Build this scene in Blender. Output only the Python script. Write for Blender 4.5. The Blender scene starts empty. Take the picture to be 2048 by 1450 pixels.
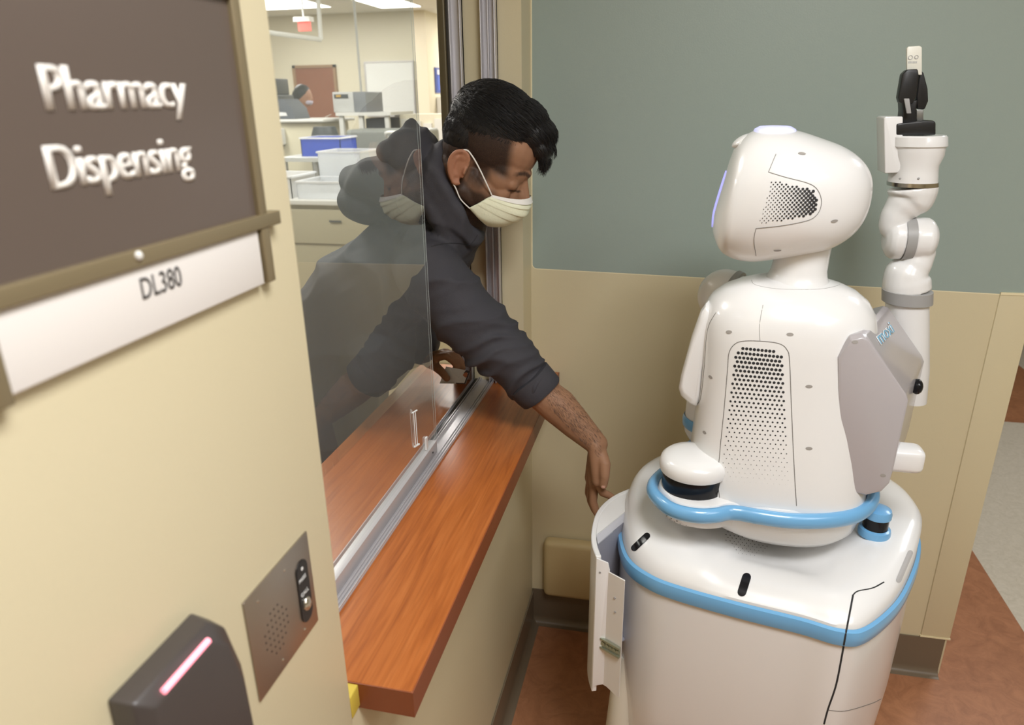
import bpy, bmesh, math, random
import numpy as np
from mathutils import Vector, Matrix
R = math.radians
SC = bpy.context.scene
COL = SC.collection
random.seed(7)

# ---------------------------------------------------------------- camera
cam_d = bpy.data.cameras.new('camera'); cam = bpy.data.objects.new('camera', cam_d); COL.objects.link(cam)
YAW, PITCH, ROLL = 0.22967, 0.35545, -0.01384
f_ = Vector((-math.sin(YAW)*math.cos(PITCH), math.cos(YAW)*math.cos(PITCH), -math.sin(PITCH)))
r_ = Vector((math.cos(YAW), math.sin(YAW), 0)); u_ = r_.cross(f_)
r2 = r_*math.cos(ROLL) + u_*math.sin(ROLL); u2 = -r_*math.sin(ROLL) + u_*math.cos(ROLL)
cam.matrix_world = Matrix(((r2.x, u2.x, -f_.x, .387), (r2.y, u2.y, -f_.y, 0), (r2.z, u2.z, -f_.z, 1.65), (0, 0, 0, 1)))
cam_d.sensor_width = 36; cam_d.lens = 36*1417.7/2048; cam_d.clip_start = .02
cam_d.dof.use_dof = True; cam_d.dof.focus_distance = 1.5; cam_d.dof.aperture_fstop = 5.0
SC.camera = cam

# ---------------------------------------------------------------- world, exposure, lights
w = bpy.data.worlds.new('world'); SC.world = w; w.use_nodes = True
w.node_tree.nodes['Background'].inputs[0].default_value = (.97, .98, 1, 1)
w.node_tree.nodes['Background'].inputs[1].default_value = .25
SC.view_settings.view_transform = 'Standard'; SC.view_settings.look = 'None'
SC.view_settings.gamma = 1; SC.view_settings.use_curve_mapping = False
SC.view_settings.exposure = 0.0
try:
    SC.cycles.use_denoising = True; SC.cycles.max_bounces = 8; SC.cycles.transparent_max_bounces = 16
except Exception: pass

def area(name, loc, sx, sy, power, col=(.975, .985, 1), rot=(0, 0, 0)):
    d = bpy.data.lights.new(name, 'AREA'); d.shape = 'RECTANGLE'; d.size = sx; d.size_y = sy
    d.energy = power; d.color = col
    o = bpy.data.objects.new(name, d); COL.objects.link(o); o.location = loc; o.rotation_euler = rot
    return o
# recessed ceiling panels of the corridor and of the pharmacy behind the window
area('corridor_ceiling_lamp', (.85, .15, 2.57), .6, .6, 37)
area('corridor_ceiling_lamp', (1.9, -.3, 2.57), .6, 1.2, 15)
area('corridor_ceiling_lamp', (2.3, 3.2, 2.57), .6, 1.2, 22)
for (lx, ly) in ((-1.7, 2.2), (-1.6, 5.2), (-3.8, 5.0), (-2.2, 8.6), (-5.0, 8.8), (-4.2, 2.4)):
    area('pharmacy_ceiling_lamp', (lx, ly, 2.87), .6, 1.2, 64, (1, .97, .92))

# ---------------------------------------------------------------- materials
MATS = {}
def mat(name, col, rough=.5, metal=0, bump=0, bscale=60, emit=0, alpha=None, spec=.5, var=0, coat=0, detail=4):
    if name in MATS: return MATS[name]
    m = bpy.data.materials.new(name); m.use_nodes = True; nt = m.node_tree; b = nt.nodes['Principled BSDF']
    b.inputs['Base Color'].default_value = (*col, 1); b.inputs['Roughness'].default_value = rough
    b.inputs['Metallic'].default_value = metal; b.inputs['Specular IOR Level'].default_value = spec
    if coat: b.inputs['Coat Weight'].default_value = coat; b.inputs['Coat Roughness'].default_value = .08
    if emit: b.inputs['Emission Color'].default_value = (*col, 1); b.inputs['Emission Strength'].default_value = emit
    if bump or var:
        tc = nt.nodes.new('ShaderNodeTexCoord'); n = nt.nodes.new('ShaderNodeTexNoise')
        n.inputs['Scale'].default_value = bscale; n.inputs['Detail'].default_value = detail
        nt.links.new(tc.outputs['Object'], n.inputs['Vector'])
        if bump:
            bp = nt.nodes.new('ShaderNodeBump'); bp.inputs['Strength'].default_value = bump; bp.inputs['Distance'].default_value = .004
            nt.links.new(n.outputs['Fac'], bp.inputs['Height']); nt.links.new(bp.outputs[0], b.inputs['Normal'])
        if var:
            mx = nt.nodes.new('ShaderNodeMix'); mx.data_type = 'RGBA'
            mx.inputs[6].default_value = (*[c*(1-var) for c in col], 1); mx.inputs[7].default_value = (*[min(1, c*(1+var)) for c in col], 1)
            nt.links.new(n.outputs['Fac'], mx.inputs[0]); nt.links.new(mx.outputs[2], b.inputs['Base Color'])
    MATS[name] = m
    return m
def srgb(r, g, b):
    return tuple(((c/255+.055)/1.055)**2.4 if c > 10 else c/255/12.92 for c in (r, g, b))

# ---------------------------------------------------------------- object helpers
def link(o, parent):
    COL.objects.link(o)
    if parent is not None:
        o.parent = parent
        off = Vector((0, 0, 0)); q = parent
        while q is not None: off += q.location; q = q.parent
        o.location = -off        # the mesh of a part is written in world coordinates
    return o
def tag(o, label=None, cat=None, group=None, kind=None):
    if label: o['label'] = label
    if cat: o['category'] = cat
    if group: o['group'] = group
    if kind: o['kind'] = kind
    return o
def thing(name, loc, label=None, cat=None, group=None, kind=None):
    o = bpy.data.objects.new(name, None); COL.objects.link(o); o.location = loc; o.empty_display_size = .05
    return tag(o, label, cat, group, kind)
def mesh_obj(name, me, m, parent=None, smooth=True):
    if smooth:
        me.polygons.foreach_set('use_smooth', [True]*len(me.polygons))
    o = bpy.data.objects.new(name, me)
    if m: me.materials.append(m)
    return link(o, parent)
def bevel(o, w, seg=3, ang=35):
    md = o.modifiers.new('bevel', 'BEVEL'); md.width = w; md.segments = seg; md.limit_method = 'ANGLE'; md.angle_limit = R(ang)
    md.harden_normals = False
    return o

class MB:
    """collects simple shapes and links them as one mesh"""
    def __init__(s): s.v = []; s.f = []
    def add(s, v, f):
        k = len(s.v); s.v += [tuple(p) for p in v]; s.f += [tuple(i+k for i in q) for q in f]; return s
    def box(s, x0, x1, y0, y1, z0, z1, M=None):
        v = [Vector((x, y, z)) for x in (x0, x1) for y in (y0, y1) for z in (z0, z1)]
        if M is not None: v = [M @ p for p in v]
        return s.add(v, [(0, 1, 3, 2), (4, 6, 7, 5), (0, 4, 5, 1), (2, 3, 7, 6), (0, 2, 6, 4), (1, 5, 7, 3)])
    def rings(s, rs, cap=True, close=True, flip=False):
        n = len(rs[0]); v = [p for r in rs for p in r]; f = []
        m = n if close else n-1
        for i in range(len(rs)-1):
            for j in range(m):
                a, b = i*n+j, i*n+(j+1) % n
                f.append((a, b, b+n, a+n))
        if cap: f.append(tuple(range(n))[::-1]); f.append(tuple((len(rs)-1)*n+j for j in range(n)))
        return s.add(v, f)
    def tube(s, pts, rad, n=12, cap=True):
        pts = [Vector(p) for p in pts]
        if not hasattr(rad, '__len__'): rad = [rad]*len(pts)
        rs = []; up = None
        for i, p in enumerate(pts):
            t = (pts[min(i+1, len(pts)-1)] - pts[max(i-1, 0)]).normalized()
            if up is None:
                up = Vector((0, 0, 1)) if abs(t.z) < .9 else Vector((0, 1, 0))
            a = t.cross(up).normalized(); up = a.cross(t).normalized()
            rs.append([p + (a*math.cos(2*math.pi*k/n) + up*math.sin(2*math.pi*k/n))*rad[i] for k in range(n)])
        return s.rings(rs, cap)
    def ball(s, c, r, n=16, m=10, M=None):
        r = r if hasattr(r, '__len__') else (r, r, r); c = Vector(c)
        rs = []
        for i in range(1, m):
            th = math.pi*i/m
            rs.append([Vector((math.cos(2*math.pi*k/n)*math.sin(th)*r[0], math.sin(2*math.pi*k/n)*math.sin(th)*r[1], -math.cos(th)*r[2])) for k in range(n)])
        bot = Vector((0, 0, -r[2])); top = Vector((0, 0, r[2]))
        v = [p for q in rs for p in q] + [bot, top]
        if M is not None: v = [M @ p for p in v]
        v = [c+p for p in v]; f = []
        for i in range(m-2):
            for j in range(n):
                a, b = i*n+j, i*n+(j+1) % n; f.append((a, b, b+n, a+n))
        L = len(v)
        for j in range(n):
            f.append((L-2, (j+1) % n, j)); f.append((L-1, (m-2)*n+j, (m-2)*n+(j+1) % n))
        return s.add(v, f)
    def cone(s, a, b, ra, rb, n=16):
        return s.tube([a, b], [ra, rb], n)
    def prism(s, poly, vec):
        n = len(poly); a = [Vector(p) for p in poly]; v = a + [p+Vector(vec) for p in a]
        return s.add(v, [tuple(range(n))[::-1], tuple(range(n, 2*n))] + [(i, (i+1) % n, (i+1) % n+n, i+n) for i in range(n)])
    def mesh(s, name='m'):
        me = bpy.data.meshes.new(name); me.from_pydata(s.v, [], s.f)
        bm = bmesh.new(); bm.from_mesh(me); bmesh.ops.recalc_face_normals(bm, faces=bm.faces); bm.to_mesh(me); bm.free()
        me.update(); return me
    def build(s, name, m, parent=None, smooth=False, bev=0, seg=3, ang=35):
        o = mesh_obj(name, s.mesh(name), m, parent, smooth or bev > 0)
        if bev: bevel(o, bev, seg, ang)
        elif smooth:
            sharp(o)
        return o
def sharp(o, ang=40):
    me = o.data
    bm = bmesh.new(); bm.from_mesh(me)
    for e in bm.edges:
        if len(e.link_faces) == 2 and e.calc_face_angle(0) > R(ang): e.smooth = False
    bm.to_mesh(me); bm.free(); return o
def box(name, m, x0, x1, y0, y1, z0, z1, parent=None, bev=0, M=None, seg=3):
    return MB().box(x0, x1, y0, y1, z0, z1, M).build(name, m, parent, False, bev, seg)
def remeshed(mb, voxel, smooth_it=2, fac=.5, name='m', extra=None):
    """fuse overlapping volumes into one continuous skin"""
    o = bpy.data.objects.new('tmp', mb.mesh()); COL.objects.link(o)
    md = o.modifiers.new('r', 'REMESH'); md.mode = 'VOXEL'; md.voxel_size = voxel; md.use_smooth_shade = True
    if smooth_it:
        s = o.modifiers.new('s', 'SMOOTH'); s.iterations = smooth_it; s.factor = fac
    if extra: extra(o)
    dg = bpy.context.evaluated_depsgraph_get()
    me = bpy.data.meshes.new_from_object(o.evaluated_get(dg)); me.name = name
    bpy.data.objects.remove(o)
    return me
def catmull(P, n=8, closed=True):
    out = []; N = len(P); P = [Vector(p) for p in P]
    rng = range(N) if closed else range(N-1)
    for i in rng:
        if closed: a, b, c, d = P[i-1], P[i], P[(i+1) % N], P[(i+2) % N]
        else: a, b, c, d = P[max(i-1, 0)], P[i], P[i+1], P[min(i+2, N-1)]
        for k in range(n):
            t = k/n
            out.append(.5*((2*b)+(c-a)*t+(2*a-5*b+4*c-d)*t*t+(3*b-a-3*c+d)*t**3))
    if not closed: out.append(P[-1])
    return out
def text(name, body, m, origin, xdir, ydir, h, parent=None, wfac=1, depth=.0004, bold=0, align='LEFT', space=1, gap=1):
    """lettering: origin = left end of the baseline, h = capital height"""
    cu = bpy.data.curves.new('t', 'FONT'); cu.body = body; cu.extrude = 0; cu.offset = bold; cu.align_x = align
    cu.space_character = space; cu.space_line = gap; cu.resolution_u = 4
    o = bpy.data.objects.new('t', cu); COL.objects.link(o)
    dg = bpy.context.evaluated_depsgraph_get()
    me = bpy.data.meshes.new_from_object(o.evaluated_get(dg)); bpy.data.objects.remove(o)
    X = Vector(xdir).normalized(); Y = Vector(ydir).normalized(); Z = X.cross(Y)
    s = h/.729
    M = Matrix.Translation(Vector(origin)) @ Matrix(((X.x*s*wfac, Y.x*s, Z.x, 0), (X.y*s*wfac, Y.y*s, Z.y, 0), (X.z*s*wfac, Y.z*s, Z.z, 0), (0, 0, 0, 1)))
    me.transform(M)
    bm = bmesh.new(); bm.from_mesh(me)
    r = bmesh.ops.extrude_face_region(bm, geom=bm.faces[:]); vs = [v for v in r['geom'] if isinstance(v, bmesh.types.BMVert)]
    bmesh.ops.translate(bm, verts=vs, vec=Z*depth); bmesh.ops.recalc_face_normals(bm, faces=bm.faces[:])
    bm.to_mesh(me); bm.free()
    return mesh_obj(name, me, m, parent, False)

# ================================================================ THE ROOM
CREAM = srgb(217, 205, 171)
def wall_mat(name, col, rough=.42):
    return mat(name, col, rough, bump=.05, bscale=260, var=.015)
M_cream = wall_mat('cream_wall_paint', CREAM)
M_black = mat('black_plastic', (.012, .012, .013), .35)
M_alu = mat('brushed_aluminium', (.58, .56, .575), .36, .35, bump=.02, bscale=300)
M_alud = mat('dark_aluminium', (.06, .055, .05), .4, .5)

def paint_split():
    """cream paint below the chair-rail line, grey-green above it, with a rounded inner corner"""
    m = bpy.data.materials.new('cream_and_teal_paint'); m.use_nodes = True; nt = m.node_tree; b = nt.nodes['Principled BSDF']
    b.inputs['Roughness'].default_value = .42
    N = nt.nodes.new; L = nt.links.new
    tc = N('ShaderNodeTexCoord'); sp = N('ShaderNodeSeparateXYZ'); L(tc.outputs['Object'], sp.inputs[0])
    def ma(op, a, c=None):
        n = N('ShaderNodeMath'); n.operation = op
        for i, q in enumerate((a, c)):
            if q is None: continue
            if isinstance(q, (int, float)): n.inputs[i].default_value = q
            else: L(q, n.inputs[i])
        return n.outputs[0]
    # rounded-corner distance
    rr = .012
    dx = ma('MAXIMUM', ma('SUBTRACT', .004+rr, sp.outputs[0]), 0.0); dz = ma('MAXIMUM', ma('SUBTRACT', ma('ADD', ma('MULTIPLY', sp.outputs[0], -.021), 1.208+rr), sp.outputs[2]), 0.0)
    d = ma('SQRT', ma('ADD', ma('MULTIPLY', dx, dx), ma('MULTIPLY', dz, dz)))
    teal = ma('LESS_THAN', d, rr)
    line = ma('MULTIPLY', ma('LESS_THAN', d, rr+.0022), ma('GREATER_THAN', d, rr))
    mx = N('ShaderNodeMix'); mx.data_type = 'RGBA'; mx.inputs[6].default_value = (*CREAM, 1); mx.inputs[7].default_value = (*srgb(156, 170, 163), 1)
    L(teal, mx.inputs[0])
    m2 = N('ShaderNodeMix'); m2.data_type = 'RGBA'; L(line, m2.inputs[0]); L(mx.outputs[2], m2.inputs[6]); m2.inputs[7].default_value = (*srgb(240, 230, 195), 1)
    L(m2.outputs[2], b.inputs['Base Color'])
    n = N('ShaderNodeTexNoise'); n.inputs['Scale'].default_value = 260; L(tc.outputs['Object'], n.inputs['Vector'])
    bp = N('ShaderNodeBump'); bp.inputs['Strength'].default_value = .05; bp.inputs['Distance'].default_value = .004
    L(n.outputs['Fac'], bp.inputs['Height']); L(bp.outputs[0], b.inputs['Normal'])
    return m
M_split = paint_split()

def floor_mat(name, c1, c2, scale=9):
    m = bpy.data.materials.new(name); m.use_nodes = True; nt = m.node_tree; b = nt.nodes['Principled BSDF']
    tc = nt.nodes.new('ShaderNodeTexCoord'); n = nt.nodes.new('ShaderNodeTexNoise'); n.inputs['Scale'].default_value = scale
    n.inputs['Detail'].default_value = 9; n.inputs['Roughness'].default_value = .72; n.inputs['Distortion'].default_value = 1.2
    nt.links.new(tc.outputs['Object'], n.inputs['Vector'])
    cr = nt.nodes.new('ShaderNodeValToRGB'); cr.color_ramp.elements[0].position = .36; cr.color_ramp.elements[1].position = .64
    cr.color_ramp.elements[0].color = (*c1, 1); cr.color_ramp.elements[1].color = (*c2, 1)
    nt.links.new(n.outputs['Fac'], cr.inputs[0]); nt.links.new(cr.outputs[0], b.inputs['Base Color'])
    b.inputs['Roughness'].default_value = .38
    return m
M_redfl = floor_mat('rust_red_linoleum', srgb(160, 108, 76), srgb(184, 128, 92), 14)
M_crfl = floor_mat('cream_speckled_linoleum', srgb(206, 198, 180), srgb(222, 214, 198), 40)
def st(o): o['kind'] = 'structure'; return o

st(box('floor_corridor', M_redfl, -.2, 1.579, -2.6, 9.5, -.05, 0))
st(MB().box(1.579, 4.6, -2.6, 3.94, -.05, 0).box(1.579, 2.15, 3.94, 9.5, -.05, 0).box(2.6, 4.6, 3.94, 9.5, -.05, 0).build('floor_passage', M_crfl))
st(box('floor_inlay', M_redfl, 2.15, 2.6, 3.94, 9.5, -.05, 0))
st(box('floor_pharmacy', mat('pharmacy_floor', srgb(134, 120, 96), .5, var=.08, bscale=20), -8.0, -.2, -2.6, 11.2, -.05, 0))
st(box('ceiling_corridor', mat('ceiling_white', srgb(235, 232, 222), .8), -.2, 4.6, -2.6, 9.5, 2.6, 2.7))
# near wall that carries the sign, then the low wall under the window and the header above it
st(box('wall_left', M_cream, -.21, .004, -2.6, .662, 0, 2.6, bev=.002))
st(box('wall_under_window', M_cream, -.21, 0, .662, 1.95, 0, .86))
st(box('wall_above_window', M_cream, -.21, 0, .662, 1.80, 2.12, 2.6))
st(box('wall_window_end', M_cream, -.199, 0, 1.80, 1.93, .86, 2.6))
# the far wall turns a little away from square, as the photograph's lines do
Mf = Matrix.Translation((0, 1.907, 0)) @ Matrix.Rotation(R(1.0), 4, 'Z')
o = st(box('wall_far', M_split, 0, 1.252, 0, .14, 0, 2.6)); o.matrix_world = Mf
o = st(box('wall_guard_panel', M_cream, 1.178, 1.2565, -.004, .15, .135, 1.182, bev=.0015)); o.matrix_world = Mf
M_edge = wall_mat('cream_guard_edge', srgb(240, 228, 190))
o = st(box('trim_guard_top', M_edge, 1.178, 1.256, -.0055, .02, 1.182, 1.188)); o.matrix_world = Mf
o = st(box('trim_guard_bottom', M_edge, 1.176, 1.258, -.006, .02, .132, .1365)); o.matrix_world = Mf
st(box('wall_right', M_cream, 4.5, 4.6, -2.6, 9.5, 0, 2.6))
st(box('wall_back', M_cream, -.2, 4.5, -2.7, -2.6, 0, 2.6))
st(box('wall_passage_end', M_cream, -.21, 4.6, 9.4, 9.5, 0, 2.6))
st(box('wall_passage_left', M_cream, -.21, -.07, 2.04, 9.4, 0, 2.6))

def cove(name, M, L, h=.118, m=None):
    """vinyl cove base: thin upright with a curved toe; runs along +x, faces -y"""
    prof = [(0, h), (-.004, h)] + [(-.004-.020*(1-math.cos(t*math.pi/2)), .024*(1-math.sin(t*math.pi/2))+.001) for t in [i/6 for i in range(7)]] + [(-.026, 0), (0, 0)]
    v0 = [(0, y, z) for y, z in prof]; v1 = [(L, y, z) for y, z in prof]
    mb = MB().rings([v0, v1]); o = mb.build(name, m, None, True); o.matrix_world = M
    return st(o)
M_base = mat('taupe_vinyl_base', srgb(118, 104, 86), .35)
cove('baseboard_far', Mf @ Matrix.Translation((0, -.001, 0)), 1.245, .13, M_base)
cove('baseboard_left', Matrix.Translation((.001, -2.6, 0)) @ Matrix.Rotation(R(90), 4, 'Z'), 2.6+1.905, .12, M_base)
st(MB().box(.03, .62, -.001, .0, 0, .001).build('trim_floor_seam', M_base)).matrix_world = Mf @ Matrix.Translation((0, -.026, 0))

# rounded wall bumper near the floor
o = box('wall_bumper', mat('bumper_beige', srgb(205, 184, 138), .45), .043, .56, -.045, 0, .135, .345, bev=.018, seg=5); o.matrix_world = Mf
tag(o, 'cream rounded bumper block low on the far wall, just above the baseboard', 'wall bumper')

# ---------------------------------------------------------------- counter
def wood():
    m = bpy.data.materials.new('cherry_wood_laminate'); m.use_nodes = True; nt = m.node_tree; b = nt.nodes['Principled BSDF']
    N = nt.nodes.new; L = nt.links.new
    tc = N('ShaderNodeTexCoord'); mp = N('ShaderNodeMapping'); mp.inputs['Scale'].default_value = (34, 1.7, 34); L(tc.outputs['Object'], mp.inputs[0])
    n1 = N('ShaderNodeTexNoise'); n1.inputs['Scale'].default_value = 1.6; n1.inputs['Detail'].default_value = 8; n1.inputs['Roughness'].default_value = .62; n1.inputs['Distortion'].default_value = .9
    L(mp.outputs[0], n1.inputs['Vector'])
    mp2 = N('ShaderNodeMapping'); mp2.inputs['Scale'].default_value = (190, 9, 190); L(tc.outputs['Object'], mp2.inputs[0])
    n2 = N('ShaderNodeTexNoise'); n2.inputs['Scale'].default_value = 1; n2.inputs['Detail'].default_value = 5; L(mp2.outputs[0], n2.inputs['Vector'])
    cr = N('ShaderNodeValToRGB'); e = cr.color_ramp.elements
    e[0].position = .3; e[0].color = (*srgb(148, 80, 38), 1); e[1].position = .72; e[1].color = (*srgb(184, 110, 56), 1)
    k = e.new(.5); k.color = (*srgb(170, 96, 44), 1)
    L(n1.outputs['Fac'], cr.inputs[0])
    c2 = N('ShaderNodeValToRGB'); c2.color_ramp.elements[0].position = .35; c2.color_ramp.elements[0].color = (.72, .66, .6, 1); c2.color_ramp.elements[1].position = .55; c2.color_ramp.elements[1].color = (1, 1, 1, 1)
    L(n2.outputs['Fac'], c2.inputs[0])
    mx = N('ShaderNodeMix'); mx.data_type = 'RGBA'; mx.blend_type = 'MULTIPLY'; mx.inputs[0].default_value = .5
    L(cr.outputs[0], mx.inputs[6]); L(c2.outputs[0], mx.inputs[7]); L(mx.outputs[2], b.inputs['Base Color'])
    b.inputs['Roughness'].default_value = .3
    return m
M_wood = wood(); M_wedge = mat('cherry_edge_band', srgb(134, 70, 40), .35, var=.06, bscale=30)
cnt = thing('service_counter', (-.12, 1.3, .86), 'long cherry wood-grain counter running through the pharmacy window', 'counter')
box('counter_top', M_wood, -.34, .0815, .6895, 1.905, .862, .904, cnt, bev=.0015)
MB().box(.0815, .083, .6895, 1.905, .8605, .9032).box(-.34, .083, .688, .6895, .8605, .9032).build('edge_band', M_wedge, cnt)['label'] = 'darker brown front edge band'
box('paint_chip', mat('yellow_caulk', srgb(205, 180, 70), .7), -.02, .0035, .664, .6885, .865, .902, cnt, bev=.002)['label'] = 'yellow caulk patch at the near end'

# ---------------------------------------------------------------- sliding window
win = thing('window_1', (-.12, 1.2, .904), kind='structure')
tr = MB()
tr.box(-.145, -.085, .60, 1.80, .904, .907)
for x in (-.1445, -.1285, -.1225, -.0985, -.0925, -.0865):
    tr.box(x-.001, x+.001, .60, 1.80, .907, .914 if x < -.1 else .911)
tr.build('track', M_alu, win)
box('track_slot', M_black, -.1415, -.1315, 1.37, 1.80, .907, .9085, win)
fr = MB()
# far jamb channel: two upright ribs on a web, and the second channel further in
fr.box(-.094, -.058, 1.792, 1.80, .907, 2.12).box(-.094, -.0915, 1.772, 1.80, .907, 2.12).box(-.077, -.0745, 1.776, 1.80, .907, 2.12).box(-.0605, -.058, 1.772, 1.80, .907, 2.12)
fr.box(-.171, -.143, 1.79, 1.80, .907, 2.12).box(-.171, -.1685, 1.775, 1.80, .907, 2.12).box(-.1455, -.143, 1.775, 1.80, .907, 2.12)
fr.box(-.145, -.085, .662, 1.80, 2.105, 2.12)
fr.build('window_frame', M_alu, win, bev=.0006, seg=1)
MB().box(-.1785, -.1705, 1.775, 1.7995, .907, 2.12).build('shutter_guide', M_alud, win, bev=.002)['label'] = 'dark shutter guide'
box('shutter_cover', mat('olive_bronze', srgb(96, 86, 62), .4, .3), -.1985, -.1785, 1.770, 1.7995, .907, 2.12, win, bev=.004)

def glass():
    m = bpy.data.materials.new('clear_window_glass'); m.use_nodes = True; nt = m.node_tree; N = nt.nodes.new; L = nt.links.new
    nt.nodes.remove(nt.nodes['Principled BSDF']); out = nt.nodes['Material Output']
    tr = N('ShaderNodeBsdfTransparent'); tr.inputs[0].default_value = (.93, .95, .945, 1)
    gl = N('ShaderNodeBsdfGlossy'); gl.inputs['Roughness'].default_value = .0; gl.inputs[0].default_value = (.95, .96, .97, 1)
    fr = N('ShaderNodeFresnel'); fr.inputs[0].default_value = 1.5
    geo = N('ShaderNodeNewGeometry')
    def ma(op, a, b):
        n = N('ShaderNodeMath'); n.operation = op
        for i, q in enumerate((a, b)):
            if isinstance(q, (int, float)): n.inputs[i].default_value = q
            else: L(q, n.inputs[i])
        return n.outputs[0]
    # both faces of the pane reflect: R_total = 2R / (1+R), booked on the face first met
    r = ma('DIVIDE', ma('MULTIPLY', fr.outputs[0], 2.0), ma('ADD', fr.outputs[0], 1.0))
    r = ma('MULTIPLY', r, ma('SUBTRACT', 1.0, geo.outputs['Backfacing']))
    mx = N('ShaderNodeMixShader'); L(r, mx.inputs[0]); L(tr.outputs[0], mx.inputs[1]); L(gl.outputs[0], mx.inputs[2])
    df = N('ShaderNodeBsdfDiffuse'); df.inputs[0].default_value = (.8, .82, .8, 1)     # dust film, with the hazy greying of the view painted in
    m2 = N('ShaderNodeMixShader'); m2.inputs[0].default_value = .05; L(mx.outputs[0], m2.inputs[1]); L(df.outputs[0], m2.inputs[2])
    L(m2.outputs[0], out.inputs[0]); return m
M_glass = glass()
pane = box('glass_pane', M_glass, -.1175, -.1125, .60, 1.375, .93, 2.105, win)
M_pedge = mat('polished_glass_edge', (.62, .68, .68), .15)
MB().box(-.1176, -.1172, 1.3744, 1.3752, .93, 2.105).box(-.1128, -.1124, 1.3744, 1.3752, .93, 2.105).build('pane_edge', M_pedge, pane)
box('bottom_rail', M_alu, -.1225, -.1045, .60, 1.352, .908, .936, pane, bev=.0008)
MB().tube([(-.1035, 1.322, .921), (-.106, 1.322, .921)], .0022, 10).build('rail_screw', M_black, pane)
M_acr = mat('acrylic_pull', (.75, .76, .76), .1)
h = MB()
for yy in (1.236, 1.246): h.tube([(-.109, yy, .978), (-.109, yy, 1.056)], .0011, 8)
h.tube([(-.112, 1.234, .978), (-.106, 1.248, .979)], .0022, 8).tube([(-.112, 1.234, 1.055), (-.106, 1.248, 1.056)], .0016, 8)
h.build('pull_handle', M_acr, pane)
h = MB(); h.box(-.112, -.108, 1.296, 1.306, .940, .968).build('pane_stop', M_acr, pane)

# ---------------------------------------------------------------- sign
M_signp = mat('taupe_sign_panel', srgb(97, 85, 77), .3)
M_signf = mat('olive_bronze_sign_frame', srgb(136, 122, 94), .38, .3)
M_signw = mat('white_insert', srgb(226, 220, 214), .35)
sg = thing('wall_sign', (.004, .44, 1.49), 'dark taupe wall sign lettered Pharmacy Dispensing over a white strip', 'sign')
box('sign_panel', M_signp, .004, .0105, .285, .590, 1.552, 1.74, sg)
box('insert_strip', M_signw, .004, .0125, .307, .583, 1.4905, 1.541, sg, bev=.0005)
f = MB()
f.box(.004, .016, .2, .620, 1.541, 1.5535).box(.004, .015, .587, .5995, 1.490, 1.545).box(.004, .0150, .587, .5995, 1.552, 1.735)
f.box(.004, .016, .295, .307, 1.486, 1.541).box(.004, .016, .2, .60, 1.7325, 1.742)
f.build('sign_frame', M_signf, sg, bev=.001)
MB().ball((.0165, .426, 1.5495), (.0025, .0035, .0035), 14, 8).build('screw_cap', mat('pale_cap', (.75, .73, .68), .3), sg)
M_let = mat('off_white_lettering', srgb(232, 226, 218), .5)
for dy_ in (-.0011, -.0005, 0, .0005, .0011): text('lettering', 'Pharmacy', M_let, (.0110+dy_*.2, .3795+dy_, 1.6475), (0, 1, 0), (0, 0, 1), .0275, sg, wfac=.93, bold=.004, space=.98)
for dy_ in (-.0011, -.0005, 0, .0005, .0011): text('lettering', 'Dispensing', M_let, (.0110+dy_*.2, .3700+dy_, 1.6015), (0, 1, 0), (0, 0, 1), .0275, sg, wfac=.86, bold=.004, space=.98)
text('room_number', 'DL380', mat('dark_grey_lettering', srgb(70, 66, 64), .5), (.0127, .425, 1.517), (0, 1, 0), (0, 0, 1), .0165, sg, wfac=.74, bold=.004)

# ---------------------------------------------------------------- call station
M_steel = mat('brushed_steel_plate', (.42, .36, .30), .34, .9, bump=.03, bscale=400)
ic = thing('call_station', (.004, .547, 1.14), 'brushed steel intercom plate with speaker holes and a call button', 'intercom')
box('face_plate', M_steel, .004, .0065, .4835, .6085, 1.0775, 1.2005, ic, bev=.0012)
mb = MB()
def stadium(cy, cz, w, hh, x, n=10):
    p = []
    for k in range(n+1): a = math.pi*k/n; p.append((x, cy+w*math.cos(a), cz+hh-w+w*math.sin(a)))
    for k in range(n+1): a = math.pi+math.pi*k/n; p.append((x, cy+w*math.cos(a), cz-hh+w+w*math.sin(a)))
    return p
mb.prism(stadium(.5865, 1.136, .0115, .040, .0066), (.0012, 0, 0)).build('button_plate', M_black, ic)['label'] = 'black oval button plate'
M_wl = mat('white_lettering', (.8, .8, .78), .5)
text('lettering', 'CALL', M_wl, (.0079, .5775, 1.133), (0, 1, 0), (0, 0, 1), .0052, ic, wfac=.95)
text('lettering', 'PRESS', M_wl, (.0079, .5770, 1.152), (0, 1, 0), (0, 0, 1), .0046, ic, wfac=.95)
MB().tube([(.0079, .5865, 1.166), (.0083, .5865, 1.166)], .0022, 10).build('indicator', M_wl, ic)
MB().ball((.0080, .5865, 1.119), (.0045, .0075, .0085), 16, 10).build('call_button', mat('steel_button', (.6, .56, .48), .2, .9), ic)
M_hole = mat('hole_dark', (.035, .03, .025), .7)
hb = MB()
rows = [3, 5, 7, 7, 7, 5, 3]
for i, n in enumerate(rows):
    for j in range(n):
        hb.tube([(.0064, .528+(j-(n-1)/2)*.0070, 1.158-i*.0085), (.0067, .528+(j-(n-1)/2)*.0070, 1.158-i*.0085)], .0012, 8)
hb.build('speaker_holes', M_hole, ic)
for (y, z) in ((.505, 1.186), (.556, 1.186), (.530, 1.090), (.578, 1.090)):
    MB().ball((.0065, y, z), (.001, .0017, .0017), 8, 6).build('screw', mat('bright_screw', (.8, .78, .74), .2, 1), ic)

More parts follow.
